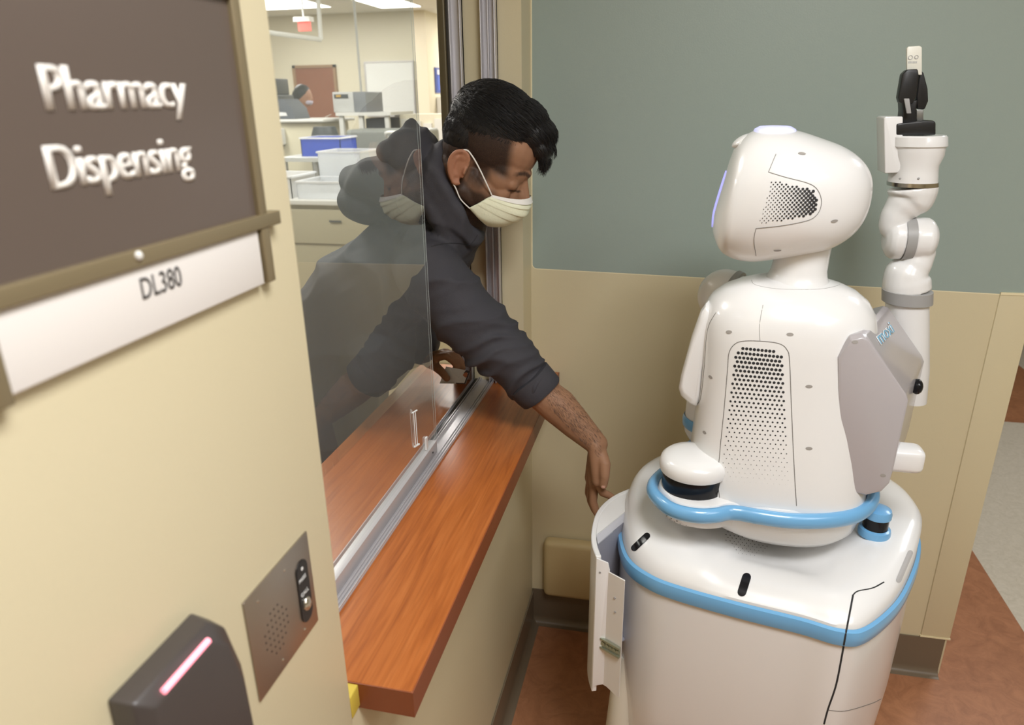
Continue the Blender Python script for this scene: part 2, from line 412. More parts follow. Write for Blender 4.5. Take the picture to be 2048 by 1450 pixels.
# ---------------------------------------------------------------- card reader
M_read = mat('charcoal_plastic', srgb(72, 66, 64), .38)
cr_ = thing('card_reader', (.004, .40, 1.10), 'charcoal card reader with a glowing pink light bar along its top', 'card reader')
pts = []
def rd(x, s):   # outline in (y, z); s shrinks it
    P = [(.335, 1.249), (.418, 1.249), (.432, 1.235), (.452, 1.190), (.458, 1.15), (.459, 1.05), (.33, 1.05), (.322, 1.1)]
    cy, cz = .395, 1.15
    return [(x, cy+(y-cy)*s, cz+(z-cz)*s) for y, z in P]
def rdw(P, dy=0, dz=0): return P
A = [(.004, y, z) for y, z in ((.349, 1.216), (.43, 1.214), (.452, 1.193), (.462, 1.15), (.463, 1.04), (.346, 1.04))]
B = [(.028, y, z) for y, z in ((.330, 1.246), (.40, 1.246), (.4225, 1.226), (.434, 1.18), (.434, 1.04), (.327, 1.04))]
Cc = [(.036, y, z) for y, z in ((.345, 1.226), (.398, 1.226), (.412, 1.212), (.422, 1.175), (.422, 1.04), (.342, 1.04))]
A = [(.004, .322, 1.243), (.004, .418, 1.243), (.004, .436, 1.222), (.004, .449, 1.17), (.004, .452, 1.04), (.004, .318, 1.04)]
B = [(.026, .322, 1.243), (.026, .412, 1.243), (.026, .429, 1.222), (.026, .441, 1.17), (.026, .444, 1.04), (.026, .318, 1.04)]
Cc = [(.036, .332, 1.232), (.036, .403, 1.232), (.036, .419, 1.213), (.036, .430, 1.165), (.036, .432, 1.04), (.036, .328, 1.04)]
MB().rings([A, B, Cc]).build('reader_body', M_read, cr_, bev=.0025)
M_pink = mat('pink_light_bar', srgb(255, 150, 165), .4, emit=1.6)
MB().tube([(.0345, .343, 1.2365), (.0345, .398, 1.2365)], .0028, 12).build('light_bar', M_pink, cr_, True)

# ================================================================ THE ROBOT
F_PX = 1417.7
CAMLOC = Vector((.387, 0, 1.65))
def ray(px, py): return f_ + r2*((px-1024)/F_PX) - u2*((py-725)/F_PX)
def at(px, py, x=None, y=None, z=None):
    """measured point: where the sight line of a photograph pixel meets a known plane"""
    d = ray(px, py)
    i, v = (0, x) if x is not None else (1, y) if y is not None else (2, z)
    return CAMLOC + d*((v-CAMLOC[i])/d[i])
from mathutils.bvhtree import BVHTree
def bvh_of(*objs):
    V = []; Fc = []
    for o in objs:
        off = Vector((0, 0, 0)); q = o
        while q is not None: off += q.location; q = q.parent
        k = len(V); V += [v.co+off for v in o.data.vertices]; Fc += [tuple(i+k for i in p.vertices) for p in o.data.polygons]
    return BVHTree.FromPolygons(V, Fc)
def hit(b, px, py):
    r = b.ray_cast(CAMLOC, ray(px, py).normalized())
    if r[0] is None: return None, None
    n = r[1]
    if n.dot(ray(px, py)) > 0: n = -n
    return r[0], n
def seam(name, b, pts, m, parent, rad=.0009, sub=6, closed=False, sink=.3):
    """a joint line lying on a surface"""
    q = catmull([(x, y, 0) for x, y in pts], sub, closed)
    if closed: q.append(q[0])
    L = []
    for p in q:
        h, n = hit(b, p.x, p.y)
        if h is not None: L.append(h - n*rad*sink)
    return MB().tube(L, rad, 6).build(name, m, parent, True)
def disc_on(mb, h, n, r, t=.0006, k=10, up=None, st=(1, 1)):
    a = n.orthogonal().normalized() if up is None else (up - n*up.dot(n)).normalized(); c = n.cross(a)
    A = [h+n*t*.6+(a*math.cos(2*math.pi*i/k)*st[0]+c*math.sin(2*math.pi*i/k)*st[1])*r for i in range(k)]
    B = [p-n*t*1.6 for p in A]
    mb.rings([B, A])
def slot_on(name, b, p0, p1, w, m, parent, lift=.0007):
    """a stadium-shaped opening between two measured points, laid on the surface (w in pixels)"""
    a = Vector((*p0, 0)); c = Vector((*p1, 0)); d = (c-a).normalized(); s = Vector((-d.y, d.x, 0)); L = (c-a).length
    N_ = 14; M_ = 6; mb = MB(); V = []; Q = []
    for i in range(N_+1):
        t = -w + (L+2*w)*(1-math.cos(math.pi*i/N_))/2
        e = max(0, -t, t-L); hw = math.sqrt(max(w*w-e*e, .02))
        for k in range(M_+1):
            p = a+d*t+s*hw*(2*k/M_-1); h, n = hit(b, p.x, p.y); V.append(h+n*lift)
    for i in range(N_):
        for k in range(M_):
            q = i*(M_+1)+k; Q.append((q, q+1, q+M_+2, q+M_+1))
    mb.add(V, Q); return mb.build(name, m, parent, True)
def recess(name, b, x, y, m, parent, r=.0045, st=(1.35, .7), up=Vector((1, 0, 0))):  # flat grey disc on the shell: a screw dimple's shade as colour
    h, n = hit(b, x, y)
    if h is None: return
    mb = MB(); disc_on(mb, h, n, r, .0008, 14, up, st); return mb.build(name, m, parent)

M_white = mat('glossy_white_shell', (.80, .795, .79), .3, coat=.5)
M_seam = mat('dark_joint_line', (.16, .15, .14), .6)
M_hole2 = mat('grille_hole', (.02, .02, .022), .8)
M_blue = mat('sky_blue_trim', srgb(112, 172, 218), .3, coat=.5)
M_grey = mat('warm_grey_shell', srgb(176, 171, 174), .32, coat=.5)
M_gband = mat('grey_joint_ring', srgb(158, 157, 156), .4)
M_dimple = mat('dimple_shade_and_print_grey', (.33, .31, .29), .5)  # screw grey with the dimple's shade painted in; also inks the card
M_gloss = mat('smoked_black_window', (.010, .010, .012), .16, spec=.25)
M_bin = mat('grey_bin_liner', srgb(150, 150, 160), .55)
bot = thing('service_robot', (.62, 1.39, 0), 'white wheeled service robot with sky blue trim, raised arm and open side drawer', 'robot')

def sell(cx, cy, z, rx, ry, e=2.4, n=48, rot=0):
    P = []
    for i in range(n):
        t = 2*math.pi*i/n; c, s = math.cos(t), math.sin(t)
        x = rx*math.copysign(abs(c)**(2/e), c); y = ry*math.copysign(abs(s)**(2/e), s)
        P.append(Vector((cx+x*math.cos(rot)-y*math.sin(rot), cy+x*math.sin(rot)+y*math.cos(rot), z)))
    return P

# ---- wheeled base
FP = catmull([(.309, 1.43, 0), (.312, 1.326, 0), (.335, 1.24, 0), (.382, 1.193, 0), (.44, 1.169, 0), (.55, 1.143, 0), (.653, 1.124, 0), (.715, 1.108, 0), (.760, 1.122, 0), (.83, 1.205, 0), (.885, 1.307, 0), (.922, 1.40, 0),
              (.934, 1.47, 0), (.92, 1.56, 0), (.86, 1.64, 0), (.74, 1.675, 0), (.56, 1.675, 0), (.42, 1.64, 0), (.335, 1.54, 0)], 6)
BC = Vector((.62, 1.40, 0))
def foot(z, s=1.0, grow=0.0):
    out = []
    for p in FP:
        d = p-BC; L = d.length; q = BC + d*s + d.normalized()*grow; out.append(Vector((q.x, q.y, z)))
    return out
body = MB().rings([foot(.10, .80), foot(.115, .84), foot(.16, .88), foot(.30, .95), foot(.45, .985), foot(.62, .995), foot(.765, .99)]).build('base_body', M_white, bot, True)
# the recess that the wheels sit in and the casters
def wheel(x, y):
    return MB().tube([(x-.018, y, .05), (x+.018, y, .05)], .05, 20).build('wheel', mat('dark_rubber', (.05, .05, .05), .7), bot, True)
for (x, y) in ((.43, 1.24), (.80, 1.24), (.43, 1.56), (.80, 1.56)): wheel(x, y)
MB().tube([(.345, 1.262, .50), (.338, 1.255, .42), (.334, 1.25, .30), (.336, 1.25, .10), (.338, 1.25, .06)], [.020, .026, .030, .030, .02], 20).build('wheel_cover', mat('cream_plastic', (.66, .62, .52), .45), bot, True)
# deck: a moulded top, higher at the back and sides than at the front ramp
rings = [foot(.758, .992), foot(.772, .985)]
def hts(p):
    d = (p-BC).normalized(); side = max(0, -d.y)
    return .832 - .030*side**1.5 + (.006 if d.x < -.5 else 0)
for s, k in ((.975, .45), (.955, .75), (.93, .92), (.89, 1.0), (.82, 1.0)):
    r = []
    for p in FP:
        q = BC+(p-BC)*s; h = hts(p); d_ = (p-BC).normalized(); g_ = max(0, min(1, d_.x*1.2+.3*d_.y)); kk = k**(1-.75*g_); w_ = max(0, -d_.y)**.7*(1-.6*g_); kk = kk*(1-w_)+w_*{.975: .22, .955: .36, .93: .50, .89: .68, .82: .86}[s]
        q += (p-BC)*(.012*g_); r.append(Vector((q.x, q.y, .765+(h-.765)*kk)))
    rings.append(r)
for s, dz in ((.72, -.001), (.6, -.012), (.48, -.020), (.3, -.028), (.12, -.03)):
    r = []
    for p in FP:
        q = BC+(p-BC)*s; h = hts(p); r.append(Vector((q.x, q.y, h+dz)))
    rings.append(r)
deck = MB().rings(rings).build('deck_cover', M_white, bot, True)
MB().rings([foot(.733, .995), foot(.735, 1, .0035), foot(.744, 1, .0055), foot(.756, 1, .0055), foot(.764, 1, .0035), foot(.767, .99)], cap=False).build('base_light_ring', M_blue, bot, True)['label'] = 'sky blue band around the base'
B_base = bvh_of(body, deck)
slot_on('sensor_slot', B_base, (1493, 1155), (1484, 1184), 9, M_gloss, bot); slot_on('sensor_slot', B_base, (1294, 1072), (1269, 1096), 6.5, M_gloss, bot)
B_ring = bvh_of(body, deck, [o for o in bot.children if o.name.startswith('base_light_ring')][0])
seam('door_gap', B_ring, [(1706, 1190), (1700, 1222), (1691, 1270), (1684, 1310), (1672, 1370), (1656, 1418), (1648, 1448)], M_hole2, bot, .0019, 8)
seam('door_gap', B_ring, [(1706, 1190), (1716, 1182), (1745, 1176), (1768, 1164)], M_hole2, bot, .0013, 6)
seam('panel_joint', B_ring, [(1655, 1420), (1690, 1422), (1740, 1408), (1762, 1398)], M_seam, bot, .0010)
slot_on('grip_recess', B_base, (1820, 1106), (1797, 1160), 5.5, mat('recess_grey', (.45, .44, .44), .5), bot)
mb = MB()
for i in range(9):
    for j in range(12):
        px = 1452+j*8.2+(i % 2)*4; py = 1058+i*5.6+j*1.2
        if px > 1538-(abs(i-4)*6) or px < 1452+(max(0, i-4))*6: continue
        h, n = hit(B_base, px, py)
        if h: disc_on(mb, h, n, .0013-.0001*i)
mb.build('deck_vent_holes', M_hole2, bot)
# emergency stop on the deck
es = MB().rings([sell(.814, 1.345, z, r, r, 2, 28) for z, r in ((.822, .030), (.832, .0305), (.837, .029), (.839, .024))]).build('stop_button_base', M_blue, bot, True)
MB().rings([sell(.814, 1.345, z, r, r, 2, 28) for z, r in ((.838, .0235), (.864, .0235))]).build('stop_button_column', M_gloss, es, True)
MB().rings([sell(.814, 1.345, z, r, r, 2, 28) for z, r in ((.862, .023), (.864, .0262), (.873, .0266), (.880, .024), (.883, .017), (.884, .004))]).build('stop_button_cap', M_blue, es, True)

# ---- open drawer on the left side of the base
dr_out = [(.275, 1.186), (.262, 1.225), (.2555, 1.272), (.256, 1.335), (.267, 1.382), (.286, 1.421), (.311, 1.453), (.355, 1.495), (.43, 1.56)]
O2 = catmull([(x, y, 0) for x, y in dr_out], 5, False)
def inset(P, d):
    out = []
    for i, p in enumerate(P):
        t = (P[min(i+1, len(P)-1)]-P[max(i-1, 0)]).normalized(); n = Vector((t.y, -t.x, 0)); out.append(p+n*d)
    return out
I2 = inset(O2, .011)
def zz(P, z): return [Vector((p.x, p.y, z)) for p in P]
loop = lambda z: zz(O2, z)+zz(I2[::-1], z)
fr_ = MB().rings([loop(.455), loop(.46), loop(.797), loop(.8)]).build('drawer', M_white, bot, True)
bevel(fr_, .002, 2)
# crescent lid behind the curved front
k0 = 12
cres = [p for p in zz(I2, .8)[k0-3:]]
lid = cres + [Vector((.45, 1.53, .8)), Vector((.345, 1.414, .8)), Vector((.2675, 1.262, .8))]
MB().prism([(p.x, p.y, .7955) for p in lid], (0, 0, .0045)).build('drawer_lid', M_white, fr_)
MB().prism([(.2675, 1.262, .797), (.345, 1.414, .797), (.349, 1.406, .786), (.2715, 1.249, .786)], (.0, 0, -.003)).build('drawer_ledge', mat('ledge_grey', srgb(190, 190, 196), .4), fr_)
g = MB()
g.prism([(.2695, 1.255, .786), (.37, 1.44, .786), (.37, 1.44, .56), (.2695, 1.255, .56)], (.002, -.001, 0)).prism([(.285, 1.20, .556), (.40, 1.29, .556), (.40, 1.44, .556), (.37, 1.44, .556), (.27, 1.255, .556)], (0, 0, .003))
g.prism([(.268, 1.22, .786), (.268, 1.25, .786), (.268, 1.25, .56), (.285, 1.193, .56), (.285, 1.193, .786)], (.002, 0, 0))
g.build('drawer_bin', M_bin, fr_)['label'] = 'grey bin inside the drawer'
p0 = MB()
p0.prism([(.298, 1.186, .768), (.334, 1.166, .766), (.334, 1.166, .470), (.306, 1.182, .480), (.298, 1.186, .480)], (.001, .003, 0))
p0.build('drawer_side_panel', mat('drawer_side_white', (.74, .71, .67), .45), fr_)
br = MB()
br.prism([(.276, 1.1845, .797), (.2995, 1.1845, .789), (.3035, 1.1845, .772), (.3005, 1.1845, .745), (.2995, 1.1845, .70), (.2995, 1.1845, .482), (.283, 1.1845, .475), (.2765, 1.1845, .462)], (0, .003, 0))
br.build('drawer_bracket', M_white, fr_, bev=.0006)
Ms = Matrix.Translation((.291, 1.1865, 0)) @ Matrix.Rotation(R(-29), 4, 'Z')
sl = MB().box(0, .047, -.004, .002, .578, .582, Ms).box(0, .047, -.004, .002, .600, .604, Ms).box(0, .047, 0, .002, .582, .600, Ms)
for x in (.006, .017, .025, .034, .042): sl.tube([Ms @ Vector((x, .0, .591)), Ms @ Vector((x, -.0025, .591))], .0034 if x > .01 else .005, 12)
sl.build('slide_rail', mat('zinc_rail', (.42, .45, .36), .3, .8), fr_)
for (x, y, z) in ((.316, 1.176, .715), (.318, 1.175, .682), (.284, 1.185, .765)): MB().tube([(x, y+.003, z), (x, y-.0016, z)], .0022, 8).build('drawer_screw', M_gband, fr_)

# ---- torso
TX, TY = .615, 1.385
tsec = [(.803, .03, .03, .04), (.808, .085, .075, .03), (.822, .13, .115, .018), (.845, .157, .14, .008), (.875, .172, .155, 0), (.90, .177, .160, 0)]
tb = MB().rings([sell(TX+dx, TY-.005, z, rx, ry, 2.3) for z, rx, ry, dx in tsec]).build('torso_bowl', M_white, bot, True)
tsec = [(.895, .172, .157, 3.0), (.93, .169, .154, 3.0), (.98, .165, .147, 2.9), (1.04, .161, .139, 2.8), (1.10, .158, .131, 2.7), (1.16, .157, .125, 2.6), (1.21, .158, .122, 2.5),
        (1.245, .157, .119, 2.4), (1.27, .152, .113, 2.3), (1.292, .139, .102, 2.2), (1.309, .118, .086, 2.1), (1.320, .094, .070, 2), (1.327, .070, .055, 2), (1.331, .052, .046, 2)]
torso = MB().rings([sell(TX-.012*(z-.9)/.4, TY, z, rx, ry, e, 64) for z, rx, ry, e in tsec]).build('torso_shell', M_white, bot, True)
nk = MB().rings([sell(.613+.006*(z-1.33)/.06, 1.385, z, r, r, 2, 32) for z, r in ((1.316, .066), (1.326, .058), (1.334, .0525), (1.345, .0495), (1.37, .0475), (1.40, .0465))]).build('neck', M_white, bot, True)
# sky blue belt that runs around the torso and out round the scanner
LX, LY = .452, 1.288
belt = [(.385, 1.262), (.382, 1.30), (.40, 1.345), (.43, 1.40), (.45, 1.47), (.50, 1.53), (.6, 1.548), (.70, 1.535), (.775, 1.48), (.797, 1.40), (.79, 1.33), (.755, 1.272), (.70, 1.238), (.63, 1.222), (.575, 1.224), (.54, 1.229), (.515, 1.226), (.49, 1.211), (.455, 1.204), (.415, 1.217)]
BP = catmull([(x, y, .91) for x, y in belt], 5)
n = len(BP); rs = []
for i, p in enumerate(BP):
    t = (BP[(i+1) % n]-BP[i-1]).normalized(); o_ = Vector((t.y, -t.x, 0))
    if (p-Vector((TX, TY, .91))).dot(o_) < 0 and False: o_ = -o_
    rs.append([p + o_*(.012*math.cos(a)) + Vector((0, 0, .0155*math.sin(a))) - o_*.006 for a in [2*math.pi*k/14 for k in range(14)]])
rs.append(rs[0])
MB().rings(rs, cap=False).build('torso_belt', M_blue, bot, True)['label'] = 'sky blue belt around the torso'
def blt(z, s, sh=0):
    c = Vector((.59, 1.385, 0)); out = []
    for p in BP:
        q = c+(Vector((p.x, p.y, 0))-c)*s; out.append(Vector((q.x, q.y, z)))
    return out
MB().rings([blt(.868, .90), blt(.885, .955), blt(.902, .972), blt(.918, .972), blt(.923, .955), blt(.925, .9)]).build('torso_skirt', M_white, bot, True)
# scanner pod
lb = MB().rings([sell(LX, LY, z, r, r, 2, 36) for z, r in ((.848, .02), (.852, .040), (.862, .054), (.880, .064), (.90, .069), (.910, .0705), (.915, .068), (.9155, .058))]).build('scanner_pod', M_white, bot, True)
MB().rings([sell(LX, LY, z, r, r, 2, 36) for z, r in ((.912, .0585), (.920, .0605), (.970, .0612))]).build('scanner_window', M_gloss, lb, True)['label'] = 'glossy black scanner window'
MB().rings([sell(LX, LY, z, r, r, 2, 40) for z, r in ((.9595, .060), (.9605, .0655), (.966, .0670), (.976, .0668), (.985, .064), (.992, .056), (.9965, .04), (.998, .012))]).build('scanner_cap', M_white, lb, True)
MB().rings([sell(.515, 1.325, z, rx, ry, 3, 30) for z, rx, ry in ((.922, .0, .0), (.922, .030, .056), (.978, .028, .052), (.988, .018, .036), (.990, .004, .008))]).build('scanner_bridge', M_white, lb, True)
B_l = bvh_of(lb); mb = MB()
for r_i, (dz, rad) in enumerate(((.878, .0028), (.870, .0016), (.864, .0010))):
    for i in range(15):
        a = R(150+i*12.5+r_i*6); d = Vector((math.cos(a), math.sin(a), 0)); c = Vector((LX, LY, dz))
        q = B_l.ray_cast(c+d*.2, -d)
        if q[0] is not None:
            disc_on(mb, q[0], q[1] if q[1].dot(d) > 0 else -q[1], rad)
mb.build('scanner_vent_holes', M_hole2, lb)

# shoulder pod on the left and the hidden socket behind it
sp = MB()
pts = [(1413, 604), (1402, 618), (1384, 668), (1362, 748), (1357, 775), (1362, 790), (1380, 806), (1393, 811), (1399, 795), (1404, 740), (1418, 660), (1428, 622)]
a = [at(x, y, y=1.36) for x, y in pts]; a2 = [p+Vector((.012, -.02, 0)) for p in a]; b_ = [p+Vector((.03, .12, 0)) for p in a]
ctr = sum(a, Vector())/len(a)
def shrink(P, s, dy): c = sum(P, Vector())/len(P); return [c+(p-c)*s+Vector((0, dy, 0)) for p in P]
sp.rings([shrink(a, .80, -.022), shrink(a, .95, -.016), shrink(a, 1.0, -.004), b_])
shp = sp.build('shoulder_pod', M_white, bot, True); bevel(shp, .004, 3, 25)
hk = at(1450, 592, y=1.50)
MB().ball(hk, (.056, .056, .056), 32, 20).cone(hk, hk+Vector((.05, .0, -.05)), .050, .045, 28).build('shoulder_socket', M_white, bot, True)
ax_ = Vector((.80, -.35, -.25)).normalized(); e1_ = ax_.cross(Vector((0, 0, 1))).normalized(); e2_ = e1_.cross(ax_)
MB().rings([[hk+ax_*dx+(e1_*math.cos(t)+e2_*math.sin(t))*r for t in [2*math.pi*i/40 for i in range(40)]] for dx, r in ((.004, .0555), (.005, .0595), (.016, .0590), (.017, .0540))], cap=False).build('socket_ring', M_gband, bot, True)
# lower left scanner edge seen past the torso
LLx, LLy = .488, 1.50
l2 = MB().rings([sell(LLx, LLy, z, r, r, 2, 30) for z, r in ((.915, .03), (.93, .045), (.945, .053), (.965, .055), (1.05, .052), (1.08, .04), (1.09, .01))]).build('side_scanner', M_white, bot, True)
MB().rings([sell(LLx, LLy, z, r, r, 2, 30) for z, r in ((.958, .0555), (.962, .059), (.976, .0595), (.984, .056))], cap=False).build('side_scanner_band', M_blue, l2, True)

# ---- torso details
B_t = bvh_of(torso, tb)
seam('panel_joint', B_t, [(1441, 1009), (1436, 960), (1440, 900), (1448, 820), (1455, 740), (1458, 706), (1470, 688), (1490, 682), (1530, 683), (1560, 688), (1574, 700), (1579, 722), (1583, 820), (1588, 930), (1593, 1012)], M_seam, torso, .0008)
seam('panel_joint', B_t, [(1520, 683), (1519, 650), (1526, 610)], M_seam, torso, .0005)
seam('panel_joint', B_t, [(1503, 560), (1512, 570), (1560, 578), (1640, 578), (1685, 567), (1690, 553)], M_seam, torso, .0004)
seam('panel_joint', B_t, [(1390, 812), (1401, 797), (1408, 740), (1415, 660), (1432, 625)], M_seam, torso, .0008)
mb = MB()
for i in range(31):
    py = 697+i*8.8
    n_ = 12 if i else 9
    xl = 1470-(py-697)*.128; xr = 1566+(py-697)*.062
    for j in range(n_):
        px = xl+(xr-xl)*(j+.5+(.5 if i % 2 else 0))/12.5 + (12 if not i else 0)
        h, n = hit(B_t, px, py+j*.75)
        if h:
            k = max(0, (i-4)/26); disc_on(mb, h, n, .0027*(1-k)**.9+.00022, .0005)
mb.build('back_grille_holes', M_hole2, torso)
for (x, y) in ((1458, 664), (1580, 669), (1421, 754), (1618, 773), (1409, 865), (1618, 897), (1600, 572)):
    recess('screw_dimple_shade', B_t, x, y, M_dimple, torso)

# ---- grey chest box on the right
n_ = [(.677, 1.2205), (.694, 1.256), (.712, 1.262), (.722, 1.258), (.800, 1.160), (.806, 1.148), (.803, 1.00), (.801, .975), (.790, .956), (.765, .945), (.742, .948), (.70, 1.05)]
fa = [(x+.094, z-.013) for x, z in n_]
rs = []
def poly(P, y, s=1.0):
    cx = sum(p[0] for p in P)/len(P); cz = sum(p[1] for p in P)/len(P)
    return [Vector((cx+(p[0]-cx)*s, y, cz+(p[1]-cz)*s)) for p in P]
ch = MB().rings([poly(n_, 1.266, .90), poly(n_, 1.268, .96), poly(n_, 1.278, 1.0), poly(fa, 1.515, 1.0), poly(fa, 1.53, .94)]).build('chest_box', M_grey, bot, True)
bevel(ch, .009, 5, 30); ch['label'] = 'warm grey chest housing'
B_c = bvh_of(ch)
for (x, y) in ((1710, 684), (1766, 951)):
    recess('screw_dimple_shade', B_c, x, y, M_dimple, ch, .0042, (1.2, .75))
# lettering on the sloping top face: a white outline with blue letters over it
q0, nn = hit(B_c, 1760, 690); q1, _n = hit(B_c, 1787, 664)
xd = (q1-q0).normalized(); nn = (nn-xd*nn.dot(xd)).normalized(); yd = nn.cross(xd)
if yd.z < 0: yd = -yd
def lett(nm, m, off, dep, bold):
    hh = .024
    return text(nm, 'moxi', m, q0+nn*off, xd, yd, hh, ch, wfac=(q1-q0).length/(1.95*hh/.729), depth=dep, bold=bold)
lett('logo_outline', mat('logo_white', (.85, .85, .85), .5), .0006, .0008, .035)
lett('logo', mat('logo_blue', srgb(120, 175, 205), .5), .0014, .0006, .0)
lens = at(1834, 773, y=1.38)
MB().ball(lens, (.010, .015, .015), 18, 12).build('camera_lens', M_gloss, ch, True)
hb_ = at(1816, 915, y=1.33)
MB().rings([[hb_+Vector((dx, s*.85*y_, s*z_)) for y_, z_ in [(math.copysign(abs(math.cos(t))**.45, math.cos(t))*.030, math.copysign(abs(math.sin(t))**.45, math.sin(t))*.024) for t in [2*math.pi*i/28 for i in range(28)]]] for dx, s in ((-.03, 1), (.010, 1), (.018, .93), (.022, .8), (.023, .4))]).build('grab_handle', M_white, ch, True)

# ---- head
HP = [(.454, 1.425), (.456, 1.407), (.468, 1.381), (.486, 1.368), (.506, 1.362), (.53, 1.361), (.555, 1.365), (.612, 1.3765), (.646, 1.384), (.670, 1.395), (.695, 1.415), (.710, 1.44), (.717, 1.468), (.7175, 1.497), (.709, 1.524), (.690, 1.547), (.663, 1.565), (.629, 1.578), (.586, 1.592), (.555, 1.597), (.523, 1.596), (.505, 1.590), (.490, 1.578), (.479, 1.560), (.473, 1.530), (.467, 1.503), (.460, 1.471), (.455, 1.445)]
HS = catmull([(x, 0, z) for x, z in HP], 8)
xs = [p.x for p in HS]; x0, x1 = min(xs)+.0004, max(xs)-.0004
def span(x):
    zs = []
    for i in range(len(HS)):
        p, q = HS[i-1], HS[i]
        if (p.x-x)*(q.x-x) <= 0 and p.x != q.x: zs.append(p.z+(q.z-p.z)*(x-p.x)/(q.x-p.x))
    return min(zs), max(zs)
hr = []; NX = 44
for i in range(NX+1):
    t = (1-math.cos(math.pi*i/NX))/2; x = x0+(x1-x0)*t
    zb, zt = span(x); hw = .118*(max(0, 1-((t-.42)/.58)**2)**.5 if t > .42 else .80+.20*math.sin(t/.42*math.pi/2))
    hw = max(hw*min(1, .30+.70*(t/.07)**.5), .004)
    c = (zb+zt)/2; hz = max((zt-zb)/2, .002); ring = []
    e = 2.35
    for k in range(48):
        a = 2*math.pi*k/48; cc, ss = math.cos(a), math.sin(a)
        ring.append(Vector((x, 1.385+hw*math.copysign(abs(cc)**(2/e), cc), c+hz*math.copysign(abs(ss)**(2/e), ss))))
    hr.append(ring)
head = MB().rings(hr).build('head', M_white, bot, True)
md = head.modifiers.new('s', 'SMOOTH'); md.iterations = 4; md.factor = .5
B_h = bvh_of(head)
M_glow = mat('violet_glow', srgb(168, 168, 250), .3, emit=.75)
# lit face panel on the far-left side of the head
fs = []
for i in range(15):
    z = 1.415+.105*i/14
    xl = min(p.x+(q.x-p.x)*(z-p.z)/(q.z-p.z) for p, q in zip(HS, HS[1:]+HS[:1]) if (p.z-z)*(q.z-z) <= 0 and p.z != q.z)
    wz = .060*(1-abs((i-7)/7)**4)**.5+.004
    fs.append([Vector((xl-.0016+.022*abs(u)**2.5, 1.418+wz*u, z)) for u in [k/8-1 for k in range(17)]])
fo = MB().rings(fs, cap=False, close=False).build('face_screen', M_glow, head, True)
sdm = fo.modifiers.new('t', 'SOLIDIFY'); sdm.thickness = .003; fo['label'] = 'violet glowing face panel'
MB().rings([sell(.545, 1.385, z, rx, ry, 2.6, 28) for z, rx, ry in ((1.586, .037, .05), (1.5950, .034, .046), (1.5995, .026, .038), (1.6005, .012, .018))]).build('status_light', mat('violet_glow_soft', srgb(205, 208, 255), .3, emit=.45), head, True)['label'] = 'softly glowing light on the crown'
MB().ball((.4925, 1.395, 1.5745), (.020, .026, .0085), 20, 12, Matrix.Rotation(R(-32), 3, 'Y')).build('brow_camera', M_white, head, True)
mb = MB()
for i in range(22):
    for j in range(14):
        py = 360+i*4.5; px = 1522+j*8.6+(i % 2)*4.3-(py-361)*.13
        v = (py-407)/46; xr_ = 1634-30*max(0, abs(v))**2.4 - 8*v*(v > 0); xl_ = 1544-(py-361)*.30
        top = 357+(px-1530)*.24; bot_ = 447-(px-1530)*.18
        if px < xl_ or px > xr_ or py < top or py > bot_: continue
        h, n = hit(B_h, px, py)
        if h: disc_on(mb, h, n, .0006+.0020*max(0, min(1, (px-1520)/110)), .0005)
mb.build('ear_grille_holes', M_hole2, head)
seam('panel_joint', B_h, [(1552, 308), (1546, 322), (1537, 344)], M_seam, head, .0005)
seam('panel_joint', B_h, [(1537, 344), (1570, 354), (1615, 366), (1634, 378), (1643, 400), (1639, 422), (1625, 437), (1600, 445), (1560, 452), (1512, 457)], M_seam, head, .0005)
seam('panel_joint', B_h, [(1512, 457), (1508, 480), (1512, 512)], M_seam, head, .0004)
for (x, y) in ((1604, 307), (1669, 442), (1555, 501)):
    recess('screw_dimple_shade', B_h, x, y, M_dimple, head, .0042, (1.5, .6))

# ---- arm
AY = 1.56
def A_(px, py, dy=0): return at(px, py, y=AY+dy)
def lev(pts, rads, n=36):
    """a part turned about an upright axis: level rings at the measured centres"""
    return MB().rings([sell(c.x, c.y, c.z, r, r, 2, n) for c, r in zip([A_(x, y) for x, y in pts], rads)])
arm = lev([(1818, 800), (1817, 735), (1815, 660), (1814, 604)], [.034, .040, .041, .041]).build('arm', M_white, bot, True)
lev([(1814, 604), (1814, 603), (1814.5, 580), (1814.5, 579)], [.045, .0475, .0475, .045]).build('joint_ring', M_gband, arm, True)
def link_(pts, rad, nm='arm_link'):
    P = catmull([A_(x, y) for x, y in pts], 6, False); rr = []
    for i in range(len(pts)-1):
        for k in range(6): t = k/6; t = t*t*(3-2*t); rr.append(rad[i]*(1-t)+rad[i+1]*t)
    rr.append(rad[-1])
    mb = MB(); mb.tube(P, rr, 24)
    return mb
l1 = link_([(1814, 582), (1813, 566), (1814, 548), (1828, 527), (1839, 507), (1841, 494)], [.0450, .0448, .042, .033, .029, .026])
c0, c1 = A_(1821, 477), A_(1862, 477)
l1.tube([c0, c0+(c1-c0)*.25, c0+(c1-c0)*.8, c1, c1+(c1-c0)*.22, c1+(c1-c0)*.27], [.042, .042, .041, .036, .024, .008], 28)
mesh_obj('arm_link', remeshed(l1, .0028, 6), M_white, arm)
MB().tube([A_(1803, 477), A_(1823, 477)], [.0435, .0435], 32).build('joint_ring', M_gband, arm, True)
l2 = link_([(1790, 462), (1788, 448), (1794, 428), (1810, 408), (1822, 395), (1825, 383), (1825, 372)], [.026, .028, .029, .035, .042, .0445, .045])
c0, c1 = A_(1804, 477), A_(1775, 477)
l2.tube([c0, c0+(c1-c0)*.7, c1, c1+(c1-c0)*.25, c1+(c1-c0)*.3], [.042, .041, .035, .022, .006], 28)
mesh_obj('arm_link', remeshed(l2, .0028, 6), M_white, arm)
